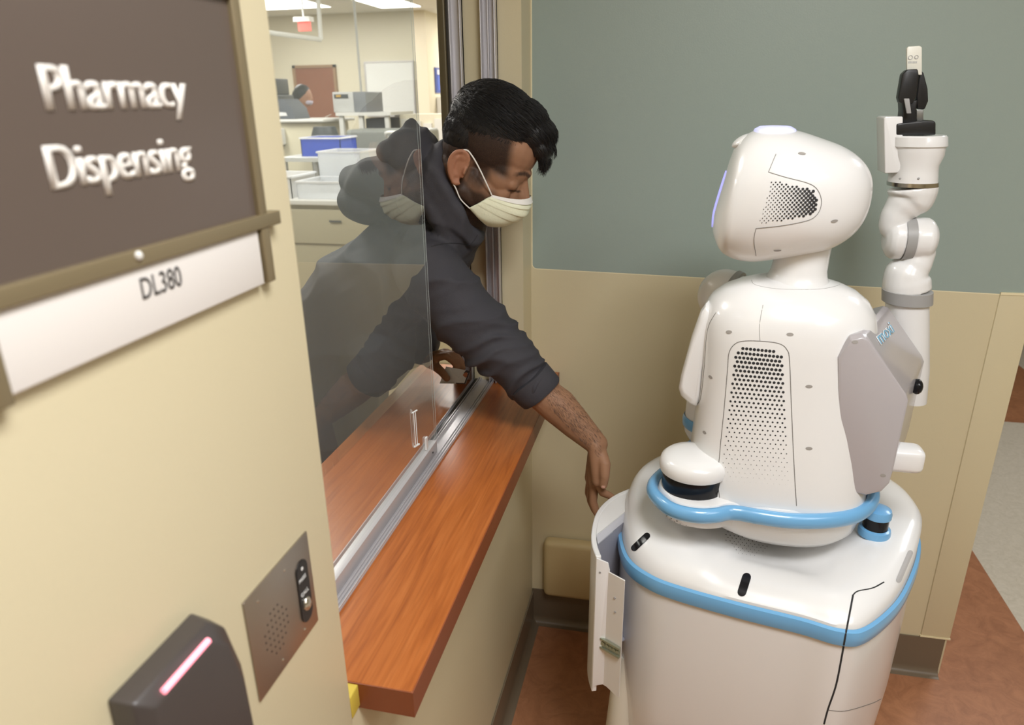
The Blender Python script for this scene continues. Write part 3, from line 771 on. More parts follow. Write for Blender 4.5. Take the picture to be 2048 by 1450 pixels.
lev([(1825, 371), (1825, 363)], [.0455, .0455]).build('steel_band', mat('polished_steel', (.6, .58, .55), .2, 1), arm, True)['label'] = 'polished steel band'
wr = lev([(1825, 364), (1826, 345), (1828, 330), (1831, 310), (1832, 294), (1832, 291), (1832, 273), (1832, 270)], [.044, .0435, .043, .049, .0505, .054, .0535, .051]).build('wrist_cup', M_white, arm, True)
pl = MB(); q = [(1768, 236), (1772, 233), (1806, 233), (1806, 300), (1800, 340), (1795, 346), (1770, 347)]
pl.prism([A_(x, y, -.03) for x, y in q], (0, .06, 0)).build('wrist_bracket', M_white, arm, bev=.003)
for x in (1800, 1837): MB().ball(A_(x, 357, -.044), .0022, 8, 6).build('band_screw', M_gband, arm, True)
# gripper
gp = MB()
gp.prism([A_(x, y, -.032) for x, y in ((1793, 270), (1793, 248), (1803, 246), (1850, 241), (1868, 241), (1872, 245), (1872, 270))], (0, .064, 0))
gp.prism([A_(x, y, -.018) for x, y in ((1803, 250), (1806, 222), (1805, 200), (1836, 200), (1832, 222), (1836, 248))], (0, .036, 0))
grip = gp.build('gripper', M_black, arm, bev=.003)
MB().prism([A_(x, y, -.030) for x, y in ((1797, 195), (1800, 206), (1826, 208), (1833, 192), (1838, 150), (1836, 138), (1815, 139), (1805, 148))], (0, .020, 0)).build('gripper_finger', M_black, grip, bev=.0025)
MB().prism([A_(x, y, -.004) for x, y in ((1833, 192), (1834, 218), (1850, 219), (1857, 202), (1856, 178), (1848, 146), (1840, 138), (1838, 150))], (0, .022, 0)).build('gripper_finger', M_black, grip, bev=.0025)
MB().prism([A_(x, y, -.033) for x, y in ((1808, 197), (1819, 197), (1823, 227), (1814, 227))], (0, .004, 0)).build('gripper_link', M_gband, grip, bev=.001)
MB().prism([A_(x, y, -.010) for x, y in ((1833, 219), (1847, 219), (1847, 241), (1833, 241))], (0, .012, 0)).build('gripper_mount', mat('dull_steel', (.3, .3, .29), .35, .8), grip, bev=.001)
bg = thing('access_badge', tuple(A_(1828, 140)), 'small white access badge gripped upright in the black gripper', 'badge')
MB().prism([A_(x, y, -.012) for x, y in ((1814, 150), (1813.5, 97), (1817, 93), (1840, 91.5), (1844, 95), (1844, 150))], (0, .006, 0)).build('badge_body', mat('badge_white', srgb(226, 224, 212), .35), bg, bev=.0012)
mb = MB()
for (x, y, r) in ((1821, 115, .0035), (1833, 114, .003)): 
    c = A_(x, y, -.0126); mb.tube([c+Vector((math.cos(t)*r, 0, math.sin(t)*r)) for t in [2*math.pi*i/14 for i in range(15)]], .0006, 5)
for i in range(6):
    c = A_(1818+i*3, 124.5, -.0126); mb.box(c.x-.0008, c.x+.0008, c.y, c.y+.0006, c.z-.0016, c.z+.0016)
mb.build('badge_print', mat('faded_print', (.45, .45, .45), .6), bg)

# ================================================================ THE PERSON LEANING THROUGH THE WINDOW
from mathutils import noise as NZ
def seg_d(p, a, b):
    ab = b-a; t = max(0, min(1, (p-a).dot(ab)/ab.dot(ab))); return (p-a-ab*t).length, t
person = thing('person', (-.57, 1.66, 0), 'person in charcoal hooded jacket and pale yellow mask, leaning through the window over the counter', 'person')
HC = Vector((-.020, 1.580, 1.556)); PT = R(26)
HF = Vector((math.cos(PT), 0, -math.sin(PT))); HU = Vector((math.sin(PT), 0, math.cos(PT))); HSd = Vector((0, -1, 0))
# the head is turned a touch away
HF = (HF + Vector((0, .06, 0))).normalized(); HSd = HF.cross(HU).normalized()
if HSd.y > 0: HSd = -HSd
HU = HSd.cross(HF); HU = HU if HU.z > 0 else -HU
def H(f, u, s=0): return HC + HF*f + HU*u + HSd*s
HM = Matrix(((HF.x, HSd.x, HU.x), (HF.y, HSd.y, HU.y), (HF.z, HSd.z, HU.z)))
def hball(mb, f, u, s, r, n=20, m=14):
    r = r if hasattr(r, '__len__') else (r, r, r)      # radii along f, s, u
    return mb.ball(H(f, u, s), r, n, m, HM)
def cap(mb, a, b, ra, rb, n=16):
    a = Vector(a); b = Vector(b); mb.tube([a, b], [ra, rb], n); mb.ball(a, ra, n, 10); mb.ball(b, rb, n, 10); return mb

sk = MB()
# --- head
hball(sk, -.006, .022, 0, (.101, .076, .094), 28, 20)
hball(sk, -.042, -.030, 0, (.062, .064, .06)); hball(sk, .040, .012, 0, (.064, .066, .066)); hball(sk, .050, -.028, 0, (.05, .060, .05))
for s in (-1, 1):
    cap(sk, H(.0945, -.022, .008*s), H(.074, -.024, .040*s), .0115, .011)          # brow
    hball(sk, .0765, -.051, .032*s, (.0160, .0200, .0150))                         # closed lid
    hball(sk, .060, -.080, .038*s, (.026, .021, .026))                              # cheek
    hball(sk, .048, -.052, .046*s, (.028, .017, .024))
    cap(sk, H(-.014, -.108, .050*s), H(.076, -.140, .014*s), .020, .018)            # jaw line
    cap(sk, H(-.010, -.07, .042*s), H(-.014, -.108, .046*s), .019, .020)
    hball(sk, .116, -.088, .010*s, (.0095, .009, .0085))                            # nostril wing
cap(sk, H(.092, -.034), H(.1205, -.080), .0100, .0105)
for s in (-1, 1):
    cap(sk, H(.076, -.036, .010*s), H(.088, -.085, .015*s), .016, .017); hball(sk, .025, -.090, .044*s, (.045, .020, .038))
hball(sk, .062, -.105, 0, (.040, .044, .038)); hball(sk, .080, -.140, 0, (.018, .022, .017)); hball(sk, .098, -.108, 0, (.010, .022, .006)); hball(sk, .096, -.120, 0, (.010, .019, .006))
hball(sk, .03, -.11, 0, (.05, .046, .036))
hball(sk, .032, -.055, 0, (.060, .058, .088), 26, 18)
hball(sk, .084, -.078, 0, (.032, .022, .030)); hball(sk, .080, -.045, 0, (.022, .018, .030))
# --- ears
for s in (-1, 1):
    rim = [(-.022, -.078), (-.020, -.045), (-.026, -.030), (-.040, -.025), (-.054, -.034), (-.058, -.052), (-.052, -.072), (-.040, -.088), (-.030, -.094), (-.022, -.088)]
    P = [H(f, u, s*(.079+(-.03-f)*.28)) for f, u in rim]
    sk.tube(catmull(P, 4, False), [.0045]*20+[.0048]*10+[.0062]*7, 8)
    sk.ball(H(-.037, -.058, s*.0745), (.021, .0055, .031), 16, 12, HM)
    hball(sk, -.038, -.036, .073*s, (.016, .010, .014)); sk.tube(catmull([H(-.046, -.040, s*.083), H(-.048, -.056, s*.0835), H(-.044, -.072, s*.082), H(-.034, -.080, s*.080)], 4, False), .0034, 6)
    cap(sk, H(-.020, -.066, s*.081), H(-.021, -.058, s*.081), .0045, .004)
# --- neck, trunk core
NB = Vector((-.165, 1.625, 1.375))
cap(sk, H(-.045, -.085), NB, .060, .066); cap(sk, H(.0, -.10), Vector((-.10, 1.61, 1.36)), .045, .05)
TR = [NB, Vector((-.25, 1.645, 1.30)), Vector((-.40, 1.655, 1.16)), Vector((-.50, 1.66, 1.02)), Vector((-.545, 1.66, .90))]
sk.tube(TR, [.06, .045, .04, .04, .04], 16)
# --- arms
SH_R = Vector((-.150, 1.485, 1.285)); EL_R = at(1008, 706, y=1.495); CU_R = at(1083, 786, y=1.497); WR_R = at(1193, 888, y=1.485)
cap(sk, Vector((-.22, 1.60, 1.30)), SH_R, .05, .045); cap(sk, SH_R, EL_R, .045, .040)
m1 = at(1116, 812, y=1.497); m2 = at(1150, 846, y=1.492)
for a, b, ra, rb in ((EL_R, CU_R, .040, .0395), (CU_R, m1, .0405, .0435), (m1, m2, .0435, .037), (m2, WR_R, .037, .0265)): cap(sk, a, b, ra, rb, 20)
SH_L = Vector((-.320, 1.80, 1.24)); EL_L = Vector((-.305, 1.795, 1.015)); WR_L = Vector((-.262, 1.772, .968))
cap(sk, Vector((-.24, 1.68, 1.30)), SH_L, .05, .045); cap(sk, SH_L, EL_L, .045, .038); cap(sk, EL_L, WR_L, .038, .026)
# --- right hand: fingers hang down, palm to the robot, thumb on the camera side
def chain(pts, rad):
    for i in range(len(pts)-1): cap(sk, pts[i], pts[i+1], rad[i], rad[i+1], 14)
kn = [at(1196, 962, y=1.447), at(1189, 966, y=1.468), at(1184, 964, y=1.490), at(1181, 956, y=1.512)]
for i, k in enumerate(kn):
    cap(sk, WR_R+Vector((0, (i-1.5)*.010, 0)), k, .0195, .0145, 14)
cap(sk, kn[0], kn[3], .0125, .011, 14)
chain([kn[0], at(1205, 985, y=1.452), at(1219, 991, y=1.456), at(1229, 998, y=1.458)], [.0115, .0098, .0088, .0078])
chain([kn[1], at(1186, 1004, y=1.462), at(1193, 1025, y=1.459), at(1203, 1034, y=1.456)], [.0118, .0100, .0092, .0080])
chain([kn[2], at(1181, 1000, y=1.487), at(1189, 1020, y=1.484), at(1199, 1030, y=1.480)], [.0112, .0098, .0088, .0078])
chain([kn[3], at(1176, 985, y=1.512), at(1182, 1003, y=1.510), at(1191, 1014, y=1.506)], [.0102, .0088, .0080, .0070])
th = [at(1200, 905, y=1.470), at(1209, 928, y=1.450), at(1209, 952, y=1.438), at(1207, 970, y=1.434)]
chain(th, [.0165, .0145, .0118, .0095])
# --- left hand holding the card above the counter
lk = [Vector((-.228, 1.728, .990)), Vector((-.220, 1.740, .996)), Vector((-.214, 1.754, .997)), Vector((-.212, 1.768, .992))]
for k in lk: cap(sk, WR_L, k, .0175, .0125, 14)
cap(sk, lk[0], lk[3], .0125, .011, 14)
chain([lk[0], Vector((-.200, 1.722, 1.000)), Vector((-.180, 1.722, .985)), Vector((-.168, 1.722, .968))], [.0112, .0100, .0090, .0080])
chain([lk[1], Vector((-.186, 1.738, .998)), Vector((-.164, 1.734, .982)), Vector((-.155, 1.728, .965))], [.0112, .0100, .0090, .0080])
chain([lk[2], Vector((-.182, 1.753, .994)), Vector((-.164, 1.748, .976)), Vector((-.158, 1.742, .960))], [.0108, .0096, .0086, .0076])
chain([lk[3], Vector((-.186, 1.768, .986)), Vector((-.172, 1.762, .968)), Vector((-.168, 1.757, .952))], [.0098, .0086, .0078, .0070])
chain([WR_L+Vector((.0, -.016, -.004)), Vector((-.232, 1.722, .968)), Vector((-.207, 1.700, .962)), Vector((-.188, 1.687, .949))], [.0165, .0135, .0115, .0098])
# --- legs inside the trousers
for y in (1.56, 1.76):
    sk.tube([Vector((-.55, y+(.02 if y < 1.66 else -.02), .92)), Vector((-.54, y, .5)), Vector((-.60, y, .07))], [.030, .024, .022], 12)
    sk.ball(Vector((-.58, y, .055)), (.06, .030, .035), 16, 10)
me = remeshed(sk, .0026, 8, .5, 'body')
# --- hair tone, beard, lips, nails by place on the skin
at_ = me.attributes.new('tone', 'FLOAT_COLOR', 'POINT')
def ss(a, b, x): t = max(0, min(1, (x-a)/(b-a))); return t*t*(3-2*t)
vals = []
eyeC = [H(.09, -.057, .033*s) for s in (-1, 1)]
nails = [(th[3]+Vector((0, -.009, -.002)), .0062), (at(1229, 998, y=1.450), .004)]
for v in me.vertices:
    p = v.co; d = p-HC; stb = 0.0; warm = 0.0; nail = 0.0
    if d.length < .24:
        f, u, s = d.dot(HF), d.dot(HU), abs(d.dot(HSd))
        n = NZ.noise(p*55)*.5
        beard = ss(-.068, -.10, u + .02*n + max(0, f-.055)*.30) * ss(-.040, -.022, f)
        side = ss(-.026, -.008, f)*ss(.040, .018, f)*ss(-.13, -.06, u)            # sideburn
        skull = max(ss(-.052, -.030, u+max(0, -.03-f)*.9), 0)*ss(.068-(u*.25), .044-(u*.25), f)     # clipped sides
        backn = ss(-.045, -.07, f)*ss(-.118, -.07, u)
        ear = (f > -.068 and f < -.019 and u > -.102 and u < -.017 and s > .0690)
        stb = max(beard*.95, side*.9, skull, backn*.85)
        if ear: stb = 0; warm = .35
        brow = .9*ss(.0070, .0020, abs(u+.019+.012*((s-.028)/.03)**2+.0025*NZ.noise(p*300)))*ss(.062, .070, f)*ss(.004, .014, s)*ss(.056, .042, s)
        stb = max(stb, brow)
        for e in eyeC:
            de = p-e; a_, b_ = de.dot(HF), de.dot(HU)
            stb = max(stb, .9*ss(.0034, .0014, abs(b_+.0045-.12*a_))*ss(.027, .016, de.length))
            warm = max(warm, -.6*ss(.028, .012, de.length))
        if abs(u+.114) < .010 and s < .025 and f > .08: warm = .9
    for c, r in nails:
        nail = max(nail, ss(r, r*.7, (p-c).length))
    vals += [stb, max(0, warm), nail, 1]
at_.data.foreach_set('color', vals)
M_skin = bpy.data.materials.new('warm_brown_skin'); M_skin.use_nodes = True; nt = M_skin.node_tree; b = nt.nodes['Principled BSDF']
N = nt.nodes.new; L = nt.links.new
a_ = N('ShaderNodeAttribute'); a_.attribute_name = 'tone'; sp = N('ShaderNodeSeparateColor'); L(a_.outputs['Color'], sp.inputs[0])
tc = N('ShaderNodeTexCoord'); nz = N('ShaderNodeTexNoise'); nz.inputs['Scale'].default_value = 28; nz.inputs['Detail'].default_value = 6; L(tc.outputs['Object'], nz.inputs['Vector'])
sk_m = N('ShaderNodeMix'); sk_m.data_type = 'RGBA'; sk_m.inputs[6].default_value = (*srgb(138, 101, 75), 1); sk_m.inputs[7].default_value = (*srgb(162, 121, 93), 1); L(nz.outputs['Fac'], sk_m.inputs[0])
m1_ = N('ShaderNodeMix'); m1_.data_type = 'RGBA'; m1_.inputs[7].default_value = (*srgb(178, 112, 86), 1); L(sp.outputs[1], m1_.inputs[0]); L(sk_m.outputs[2], m1_.inputs[6])
m2_ = N('ShaderNodeMix'); m2_.data_type = 'RGBA'; m2_.inputs[7].default_value = (*srgb(214, 168, 150), 1); L(sp.outputs[2], m2_.inputs[0]); L(m1_.outputs[2], m2_.inputs[6])
nh = N('ShaderNodeTexNoise'); nh.inputs['Scale'].default_value = 1500; nh.inputs['Detail'].default_value = 3; L(tc.outputs['Object'], nh.inputs['Vector'])
mr = N('ShaderNodeMapRange'); mr.inputs[1].default_value = .35; mr.inputs[2].default_value = .62; mr.inputs[3].default_value = .78; mr.inputs[4].default_value = 1.05; L(nh.outputs['Fac'], mr.inputs[0])
mu = N('ShaderNodeMath'); mu.operation = 'MULTIPLY'; mu.use_clamp = True; L(mr.outputs[0], mu.inputs[0]); L(sp.outputs[0], mu.inputs[1])
m3_ = N('ShaderNodeMix'); m3_.data_type = 'RGBA'; m3_.inputs[7].default_value = (*srgb(30, 22, 19), 1); L(mu.outputs[0], m3_.inputs[0]); L(m2_.outputs[2], m3_.inputs[6])
L(m3_.outputs[2], b.inputs['Base Color']); b.inputs['Roughness'].default_value = .58
b.inputs['Specular IOR Level'].default_value = .35
b.inputs['Subsurface Weight'].default_value = .08; b.inputs['Subsurface Radius'].default_value = (.01, .004, .002)
bp = N('ShaderNodeBump'); bp.inputs['Strength'].default_value = .12; bp.inputs['Distance'].default_value = .002; n3 = N('ShaderNodeTexNoise'); n3.inputs['Scale'].default_value = 160; L(tc.outputs['Object'], n3.inputs['Vector'])
L(n3.outputs['Fac'], bp.inputs['Height']); L(bp.outputs[0], b.inputs['Normal'])
bodyo = mesh_obj('body', me, M_skin, person)
B_body = bvh_of(bodyo)

# --- hair: swept top, short back, as a shaped mass with strands laid over it
hm = MB()
hball(hm, -.012, .040, 0, (.104, .077, .088), 28, 20); hball(hm, -.050, .002, 0, (.066, .070, .066))
hball(hm, .030, .070, 0, (.072, .062, .052)); hball(hm, .072, .062, 0, (.048, .052, .042)); hball(hm, .100, .044, .0, (.030, .044, .026)); hball(hm, .113, .029, 0, (.014, .034, .018))
hball(hm, .122, .016, 0, (.008, .026, .012))
hme = remeshed(hm, .003, 4, .5, 'hair')
bmh = bmesh.new(); bmh.from_mesh(hme)
Bh2 = BVHTree.FromBMesh(bmh); bmh.free()
def ok_hair(f, u, s): return u > .012-.55*max(0, f-.02)+.35*max(0, -f-.0)*-1.6 or f < -.045
strands = MB(); rnd = random.Random(4)
for i in range(8200):
    f = rnd.uniform(-.115, .128); s = rnd.uniform(-.078, .078)
    o_ = H(f, .30, s); q = Bh2.ray_cast(o_, -HU)
    if rnd.random() < .5:
        aa = rnd.uniform(0, math.pi*2); o_ = H(rnd.uniform(-.06, .10), rnd.uniform(-.02, .09), 0)
        dd = (HSd*math.copysign(1, math.sin(aa))+HF*rnd.uniform(-2.6, .7)+HU*rnd.uniform(-.1, .7)).normalized(); q = Bh2.ray_cast(o_+dd*.3, -dd)
    if q[0] is None: continue
    p = q[0]; n = q[1]; f = (p-HC).dot(HF); u = (p-HC).dot(HU)
    topw = ss(.02, .07, u)
    fl = (HF*1.0 - HU*(.15+.5*ss(.05, .12, f)) + HSd*rnd.uniform(-.25, .25)) if topw > .3 else (-HU*.9 + HF*rnd.uniform(-.3, .3))
    fl = (fl - n*fl.dot(n)).normalized()
    Ls = .006 + .022*topw*rnd.uniform(.6, 1.1); lift = .0012+.003*topw*rnd.random()
    pts = [p - n*.001, p+fl*Ls*.35+n*lift, p+fl*Ls*.7+n*lift*.9, p+fl*Ls+n*lift*.2+HU*-.002]
    strands.tube(pts, [.00045, .0005, .00035, .00012], 3, False)
for i in range(520):          # fringe tips
    s = rnd.uniform(-.036, .036); p = H(rnd.uniform(.108, .124), rnd.uniform(.012, .035), s)
    e = p+HF*rnd.uniform(.004, .014)-HU*rnd.uniform(.012, .026)+HSd*rnd.uniform(-.004, .004)
    strands.tube([p, p.lerp(e, .5)+HF*.004, e], [.0006, .0005, .00015], 3, False)
hme2 = strands.mesh('s')
bmh = bmesh.new(); bmh.from_mesh(hme); bmh.from_mesh(hme2); bmh.to_mesh(hme); bmh.free()
M_hair = mat('black_hair', srgb(20, 17, 16), .5, bump=.15, bscale=900)
mesh_obj('hair', hme, M_hair, person)
# fine dark hairs on the forearm
ah = MB()
for i in range(1100):
    px = rnd.uniform(1092, 1200); t = (px-1092)/108; py = 772+t*112+rnd.uniform(-38, 36)
    h, n = hit(B_body, px, py)
    if h is None or h.x < .11: continue
    ax = (WR_R-CU_R).normalized(); d = (ax*.9+Vector((0, 0, -.3))+Vector((rnd.uniform(-.3, .3), rnd.uniform(-.3, .3), rnd.uniform(-.3, .3)))).normalized(); Lh = rnd.uniform(.005, .011)
    ah.tube([h-n*.0004, h+d*Lh*.5+n*.0016, h+d*Lh+n*.001], [.00013, .00012, .00006], 3, False)
ah.build('arm_hair', M_hair, person)

# --- face mask
mk = []
def maskrow(um, fmid, sw, r, n=17):
    row = []; fe = .050-.034*r; ue = -.087-.047*r
    for k in range(n):
        t = 2*k/(n-1)-1; row.append(H(fe+(fmid-fe)*(1-abs(t)**2.4), ue+(um-ue)*(1-abs(t)**1.8), (sw+.003)*math.sin(t*math.pi/2)))
    return row
rws = [(-.0655, .1235, .057, 0), (-.072, .131, .059, .05), (-.080, .134, .060, .12), (-.0865, .1375, .0605, .20), (-.0868, .1325, .0595, .22), (-.097, .1365, .060, .34), (-.106, .1365, .060, .44), (-.1063, .1315, .0590, .46), (-.118, .1290, .059, .58), (-.127, .1240, .0585, .68), (-.1272, .1195, .0575, .70), (-.139, .1130, .057, .82), (-.150, .1000, .056, .92), (-.160, .085, .055, 1.0), (-.166, .068, .050, 1.06)]
mkm = MB(); mkm.rings([maskrow(*r) for r in rws], cap=False, close=False)
mk = mkm.build('face_mask', mat('pale_yellow_mask', srgb(240, 243, 214), .75, bump=.12, bscale=220), person, True)
for v in mk.data.vertices:
    p = v.co; v.co = p + HF*.0022*NZ.noise(p*70) + HSd*.002*NZ.noise(p*60+Vector((5, 1, 2)))
sd = mk.modifiers.new('t', 'SOLIDIFY'); sd.thickness = .0012; ss_ = mk.modifiers.new('s', 'SUBSURF'); ss_.levels = 1; ss_.render_levels = 1
M_strap = mat('white_elastic', (.82, .8, .74), .7)
MB().rings([[q+HF*.0006+HU*.001 for q in maskrow(-.0640, .1240, .0572, -.02)], [q+HF*.0016 for q in maskrow(-.0735, .1325, .0595, .07)]], cap=False, close=False).build('nose_band', M_strap, mk, True)
for s in (1, -1):
    MB().tube(catmull([H(.052, -.087, .061*s), H(.030, -.064, .0745*s), H(.002, -.040, .079*s), H(-.018, -.026, .081*s), H(-.034, -.020, .081*s), H(-.050, -.030, .0815*s)], 5, False), .0016, 6).build('ear_loop', M_strap, mk, True)
    MB().tube(catmull([H(.018, -.134, .061*s), H(-.006, -.122, .073*s), H(-.024, -.104, .079*s), H(-.040, -.090, .0825*s), H(-.054, -.066, .084*s)], 5, False), .0014, 6).build('ear_loop', M_strap, mk, True)

# --- jacket
jk = MB()
def ell(c, ax, ry, rn, n=28):
    """ring across the trunk axis: ry along y, rn along the back's normal"""
    ax = Vector(ax).normalized(); y = Vector((0, 1, 0)); nn = y.cross(ax).normalized()
    return [Vector(c)+y*math.cos(2*math.pi*k/n)*ry+nn*math.sin(2*math.pi*k/n)*rn for k in range(n)]
TA = [(Vector((-.085, 1.60, 1.375)), .055, .05), (Vector((-.13, 1.620, 1.350)), .10, .085), (Vector((-.20, 1.635, 1.30)), .135, .12), (Vector((-.295, 1.660, 1.245)), .175, .130), (Vector((-.38, 1.665, 1.185)), .185, .140), (Vector((-.455, 1.675, 1.10)), .205, .148), (Vector((-.505, 1.685, 1.00)), .225, .148), (Vector((-.53, 1.69, .90)), .235, .140), (Vector((-.54, 1.69, .81)), .235, .14)]
rs = []
for i, (c, ry, rn) in enumerate(TA):
    ax = TA[min(i+1, len(TA)-1)][0]-TA[max(i-1, 0)][0]; rs.append(ell(c, ax, ry, rn))
jk.rings(rs)
cap(jk, Vector((-.20, 1.60, 1.31)), SH_R, .095, .078, 20); cap(jk, Vector((-.29, 1.70, 1.27)), SH_L, .10, .080, 20)
mU = SH_R.lerp(EL_R, .5)+Vector((-.004, 0, -.008))
for a, b, ra, rb in ((SH_R, mU, .080, .080), (mU, EL_R, .080, .070), (EL_R, EL_R.lerp(CU_R, .55), .070, .058), (EL_R.lerp(CU_R, .55), CU_R, .058, .050)): cap(jk, a, b, ra, rb, 24) if b is not CU_R else (jk.tube([a, b], [ra, rb], 28))
cap(jk, SH_L, EL_L, .076, .062, 20); jk.tube([EL_L, EL_L.lerp(WR_L, .62)], [.066, .046], 20); jk.ball(EL_L, .070)
jk.ball((-.365, 1.66, 1.06), (.095, .175, .14), 24, 16)
# stand-up collar and hood lying behind the neck
colr = [H(-.098, -.045), H(-.096, -.075, .03), H(-.080, -.10, .062), H(-.045, -.125, .073), H(-.012, -.152, .066), H(.022, -.178, .045), H(.045, -.192, .015), H(.045, -.192, -.015), H(.022, -.178, -.045), H(-.012, -.152, -.066), H(-.045, -.125, -.073), H(-.080, -.10, -.062), H(-.096, -.075, -.03)]
for i in range(len(colr)):
    a, b = colr[i], colr[(i+1) % len(colr)]
    cap(jk, a, b, .0165, .0165, 12); cap(jk, a-HU*.02-HF*.005, b-HU*.02-HF*.005, .02, .02, 12); cap(jk, a-HU*.045-HF*.012, b-HU*.045-HF*.012, .024, .024, 12)
for c, r in (((-.275, 1.60, 1.475), (.095, .13, .062)), ((-.205, 1.60, 1.53), (.055, .10, .055)), ((-.215, 1.59, 1.562), (.040, .08, .036)), ((-.213, 1.60, 1.595), (.012, .05, .024)), ((-.245, 1.59, 1.545), (.03, .09, .03)), ((-.325, 1.615, 1.43), (.075, .12, .055)), ((-.185, 1.60, 1.455), (.06, .11, .07)), ((-.355, 1.61, 1.475), (.03, .08, .035))):
    jk.ball(c, r, 20, 14)
jme = remeshed(jk, .0052, 4, .5, 'jacket')
jn = [v.normal.copy() for v in jme.vertices]
for vi, v in enumerate(jme.vertices):
    p = v.co; d1, t1 = seg_d(p, SH_R, EL_R); d2, t2 = seg_d(p, EL_R, CU_R)
    n = jn[vi]
    if d1 < .11 or d2 < .11:
        if d2 < d1: s = 1+t2*.5
        else: s = t1
        ax = (EL_R-SH_R).normalized() if d2 >= d1 else (CU_R-EL_R).normalized()
        rad = p-(SH_R.lerp(EL_R, t1) if d2 >= d1 else EL_R.lerp(CU_R, t2)); e1 = Vector((0, -1, 0)); e2 = ax.cross(e1)
        ang = math.atan2(rad.dot(e2), rad.dot(e1))
        w_ = NZ.noise(p*8)*1.9; q_ = NZ.noise(p*14+Vector((7, 0, 0)))
        k1 = 1-abs(math.sin(math.pi*(s*5.2+.55*math.sin(ang+.6)+w_*.8))); gate = .25+.75*ss(-.3, .25, NZ.noise(p*11+Vector((0, 9, 0))))
        amp = .002+.0135*ss(.55, 1.0, s)*(1-.75*ss(1.36, 1.48, s))
        k2 = 1-abs(math.sin(math.pi*(s*1.9+.55*ang/math.pi+NZ.noise(p*5)*1.1)))
        v.co = p+n*(amp*gate*(k1**1.5-.4)+.009*(k2**2.4-.3)*(1-ss(.95, 1.2, s))+.003*q_)
    else:
        r = 1-abs(NZ.noise(Vector((p.x*6, p.y*5, p.z*6)))*2.2)
        v.co = p+n*.014*(max(0, r)**2-.4)+n*.004*NZ.noise(p*22)
# rolled cuff at the right sleeve
jme.update()
M_jack = mat('charcoal_jacket_fabric', srgb(62, 61, 66), .72, bump=.25, bscale=900, var=.05, spec=.3)
jo = mesh_obj('jacket', jme, M_jack, person)
md_ = jo.modifiers.new('soften', 'SMOOTH'); md_.iterations = 3; md_.factor = .5
cax = (CU_R-EL_R).normalized()
cu_ = MB().tube([CU_R-cax*.050, CU_R-cax*.046, CU_R-cax*.02, CU_R, CU_R+cax*.003, CU_R+cax*.001], [.052, .0580, .0565, .0545, .0520, .0420], 36)
cuf = cu_.build('sleeve_cuff', M_jack, jo, True)
for v in cuf.data.vertices: v.co = v.co+Vector((NZ.noise(v.co*24), NZ.noise(v.co*24+Vector((3, 0, 0))), NZ.noise(v.co*24+Vector((0, 5, 0)))))*.0035
B_j = bvh_of(jo)
seam('yoke_seam', B_j, [(862, 493), (885, 488), (915, 486), (940, 489), (955, 470)], mat('jacket_seam', srgb(38, 37, 40), .8), jo, .0016, 6)
# --- black undershirt collar, trousers, shoes
M_trou = mat('black_trousers', srgb(34, 34, 38), .8, bump=.2, bscale=300)
tm = MB(); tm.rings([ell(Vector((-.545, 1.665, .93)), (0, 0, -1), .165, .115), ell(Vector((-.55, 1.665, .80)), (0, 0, -1), .172, .12)])
for y in (1.565, 1.765): tm.tube([Vector((-.55, y, .86)), Vector((-.54, y, .5)), Vector((-.60, y, .075))], [.090, .075, .060], 20)
mesh_obj('trousers', remeshed(tm, .007, 4, .5, 'trousers'), M_trou, person)
for y in (1.565, 1.765):
    MB().rings([[Vector((-.55+x*.135, y+yy*.05, z)) for x, yy in [(math.cos(2*math.pi*k/24), math.sin(2*math.pi*k/24)) for k in range(24)]] if z < .04 else [Vector((-.56+x*.118, y+yy*.046, z)) for x, yy in [(math.cos(2*math.pi*k/24), math.sin(2*math.pi*k/24)) for k in range(24)]] if z < .09 else [Vector((-.60+x*.066, y+yy*.048, z)) for x, yy in [(math.cos(2*math.pi*k/24), math.sin(2*math.pi*k/24)) for k in range(24)]] for z in (0, .02, .035, .06, .08, .12)]).build('shoe', M_black, person, True)

# --- identity card in the left hand
idc = thing('identity_card', (-.17, 1.70, .93), 'white identity card with a small dark portrait area, held over the counter by the thumb', 'card')
q = [at(x, y, y=yy) for x, y, yy in ((879, 767, 1.692), (931, 768, 1.692), (941, 742, 1.712), (892, 733, 1.712))]
nrm = (q[1]-q[0]).cross(q[3]-q[0]).normalized(); nrm = nrm if nrm.y < 0 else -nrm
MB().prism(q, -nrm*.0008).build('card_body', mat('card_white', srgb(222, 220, 224), .35), idc)
def cq(u, v): return (q[0]*(1-u)+q[1]*u)*(1-v)+(q[3]*(1-u)+q[2]*u)*v
arc = [cq(.62+.16*v*1.0-.10*math.sin(v*math.pi)*0+.04*v, v) for v in [i/6 for i in range(7)]]+[cq(.995, 1), cq(.995, 0)]
MB().prism([p+nrm*.0004 for p in arc], -nrm*.0003).build('portrait_area', mat('card_dark', srgb(62, 48, 56), .4), idc)
c_ = cq(.86, .62); ux = (q[1]-q[0]).normalized(); uy = (q[3]-q[0]).normalized()
MB().prism([c_+nrm*.0009+(ux*math.cos(t)*.0065+uy*math.sin(t)*.009) for t in [2*math.pi*i/16 for i in range(16)]], -nrm*.0004).build('portrait', mat('portrait_tone', srgb(176, 104, 72), .5), idc)
MB().prism([cq(.05, .07)+nrm*.0004, cq(.55, .07)+nrm*.0004, cq(.55, .11)+nrm*.0004, cq(.05, .11)+nrm*.0004], -nrm*.0003).build('print_line', M_dimple, idc)

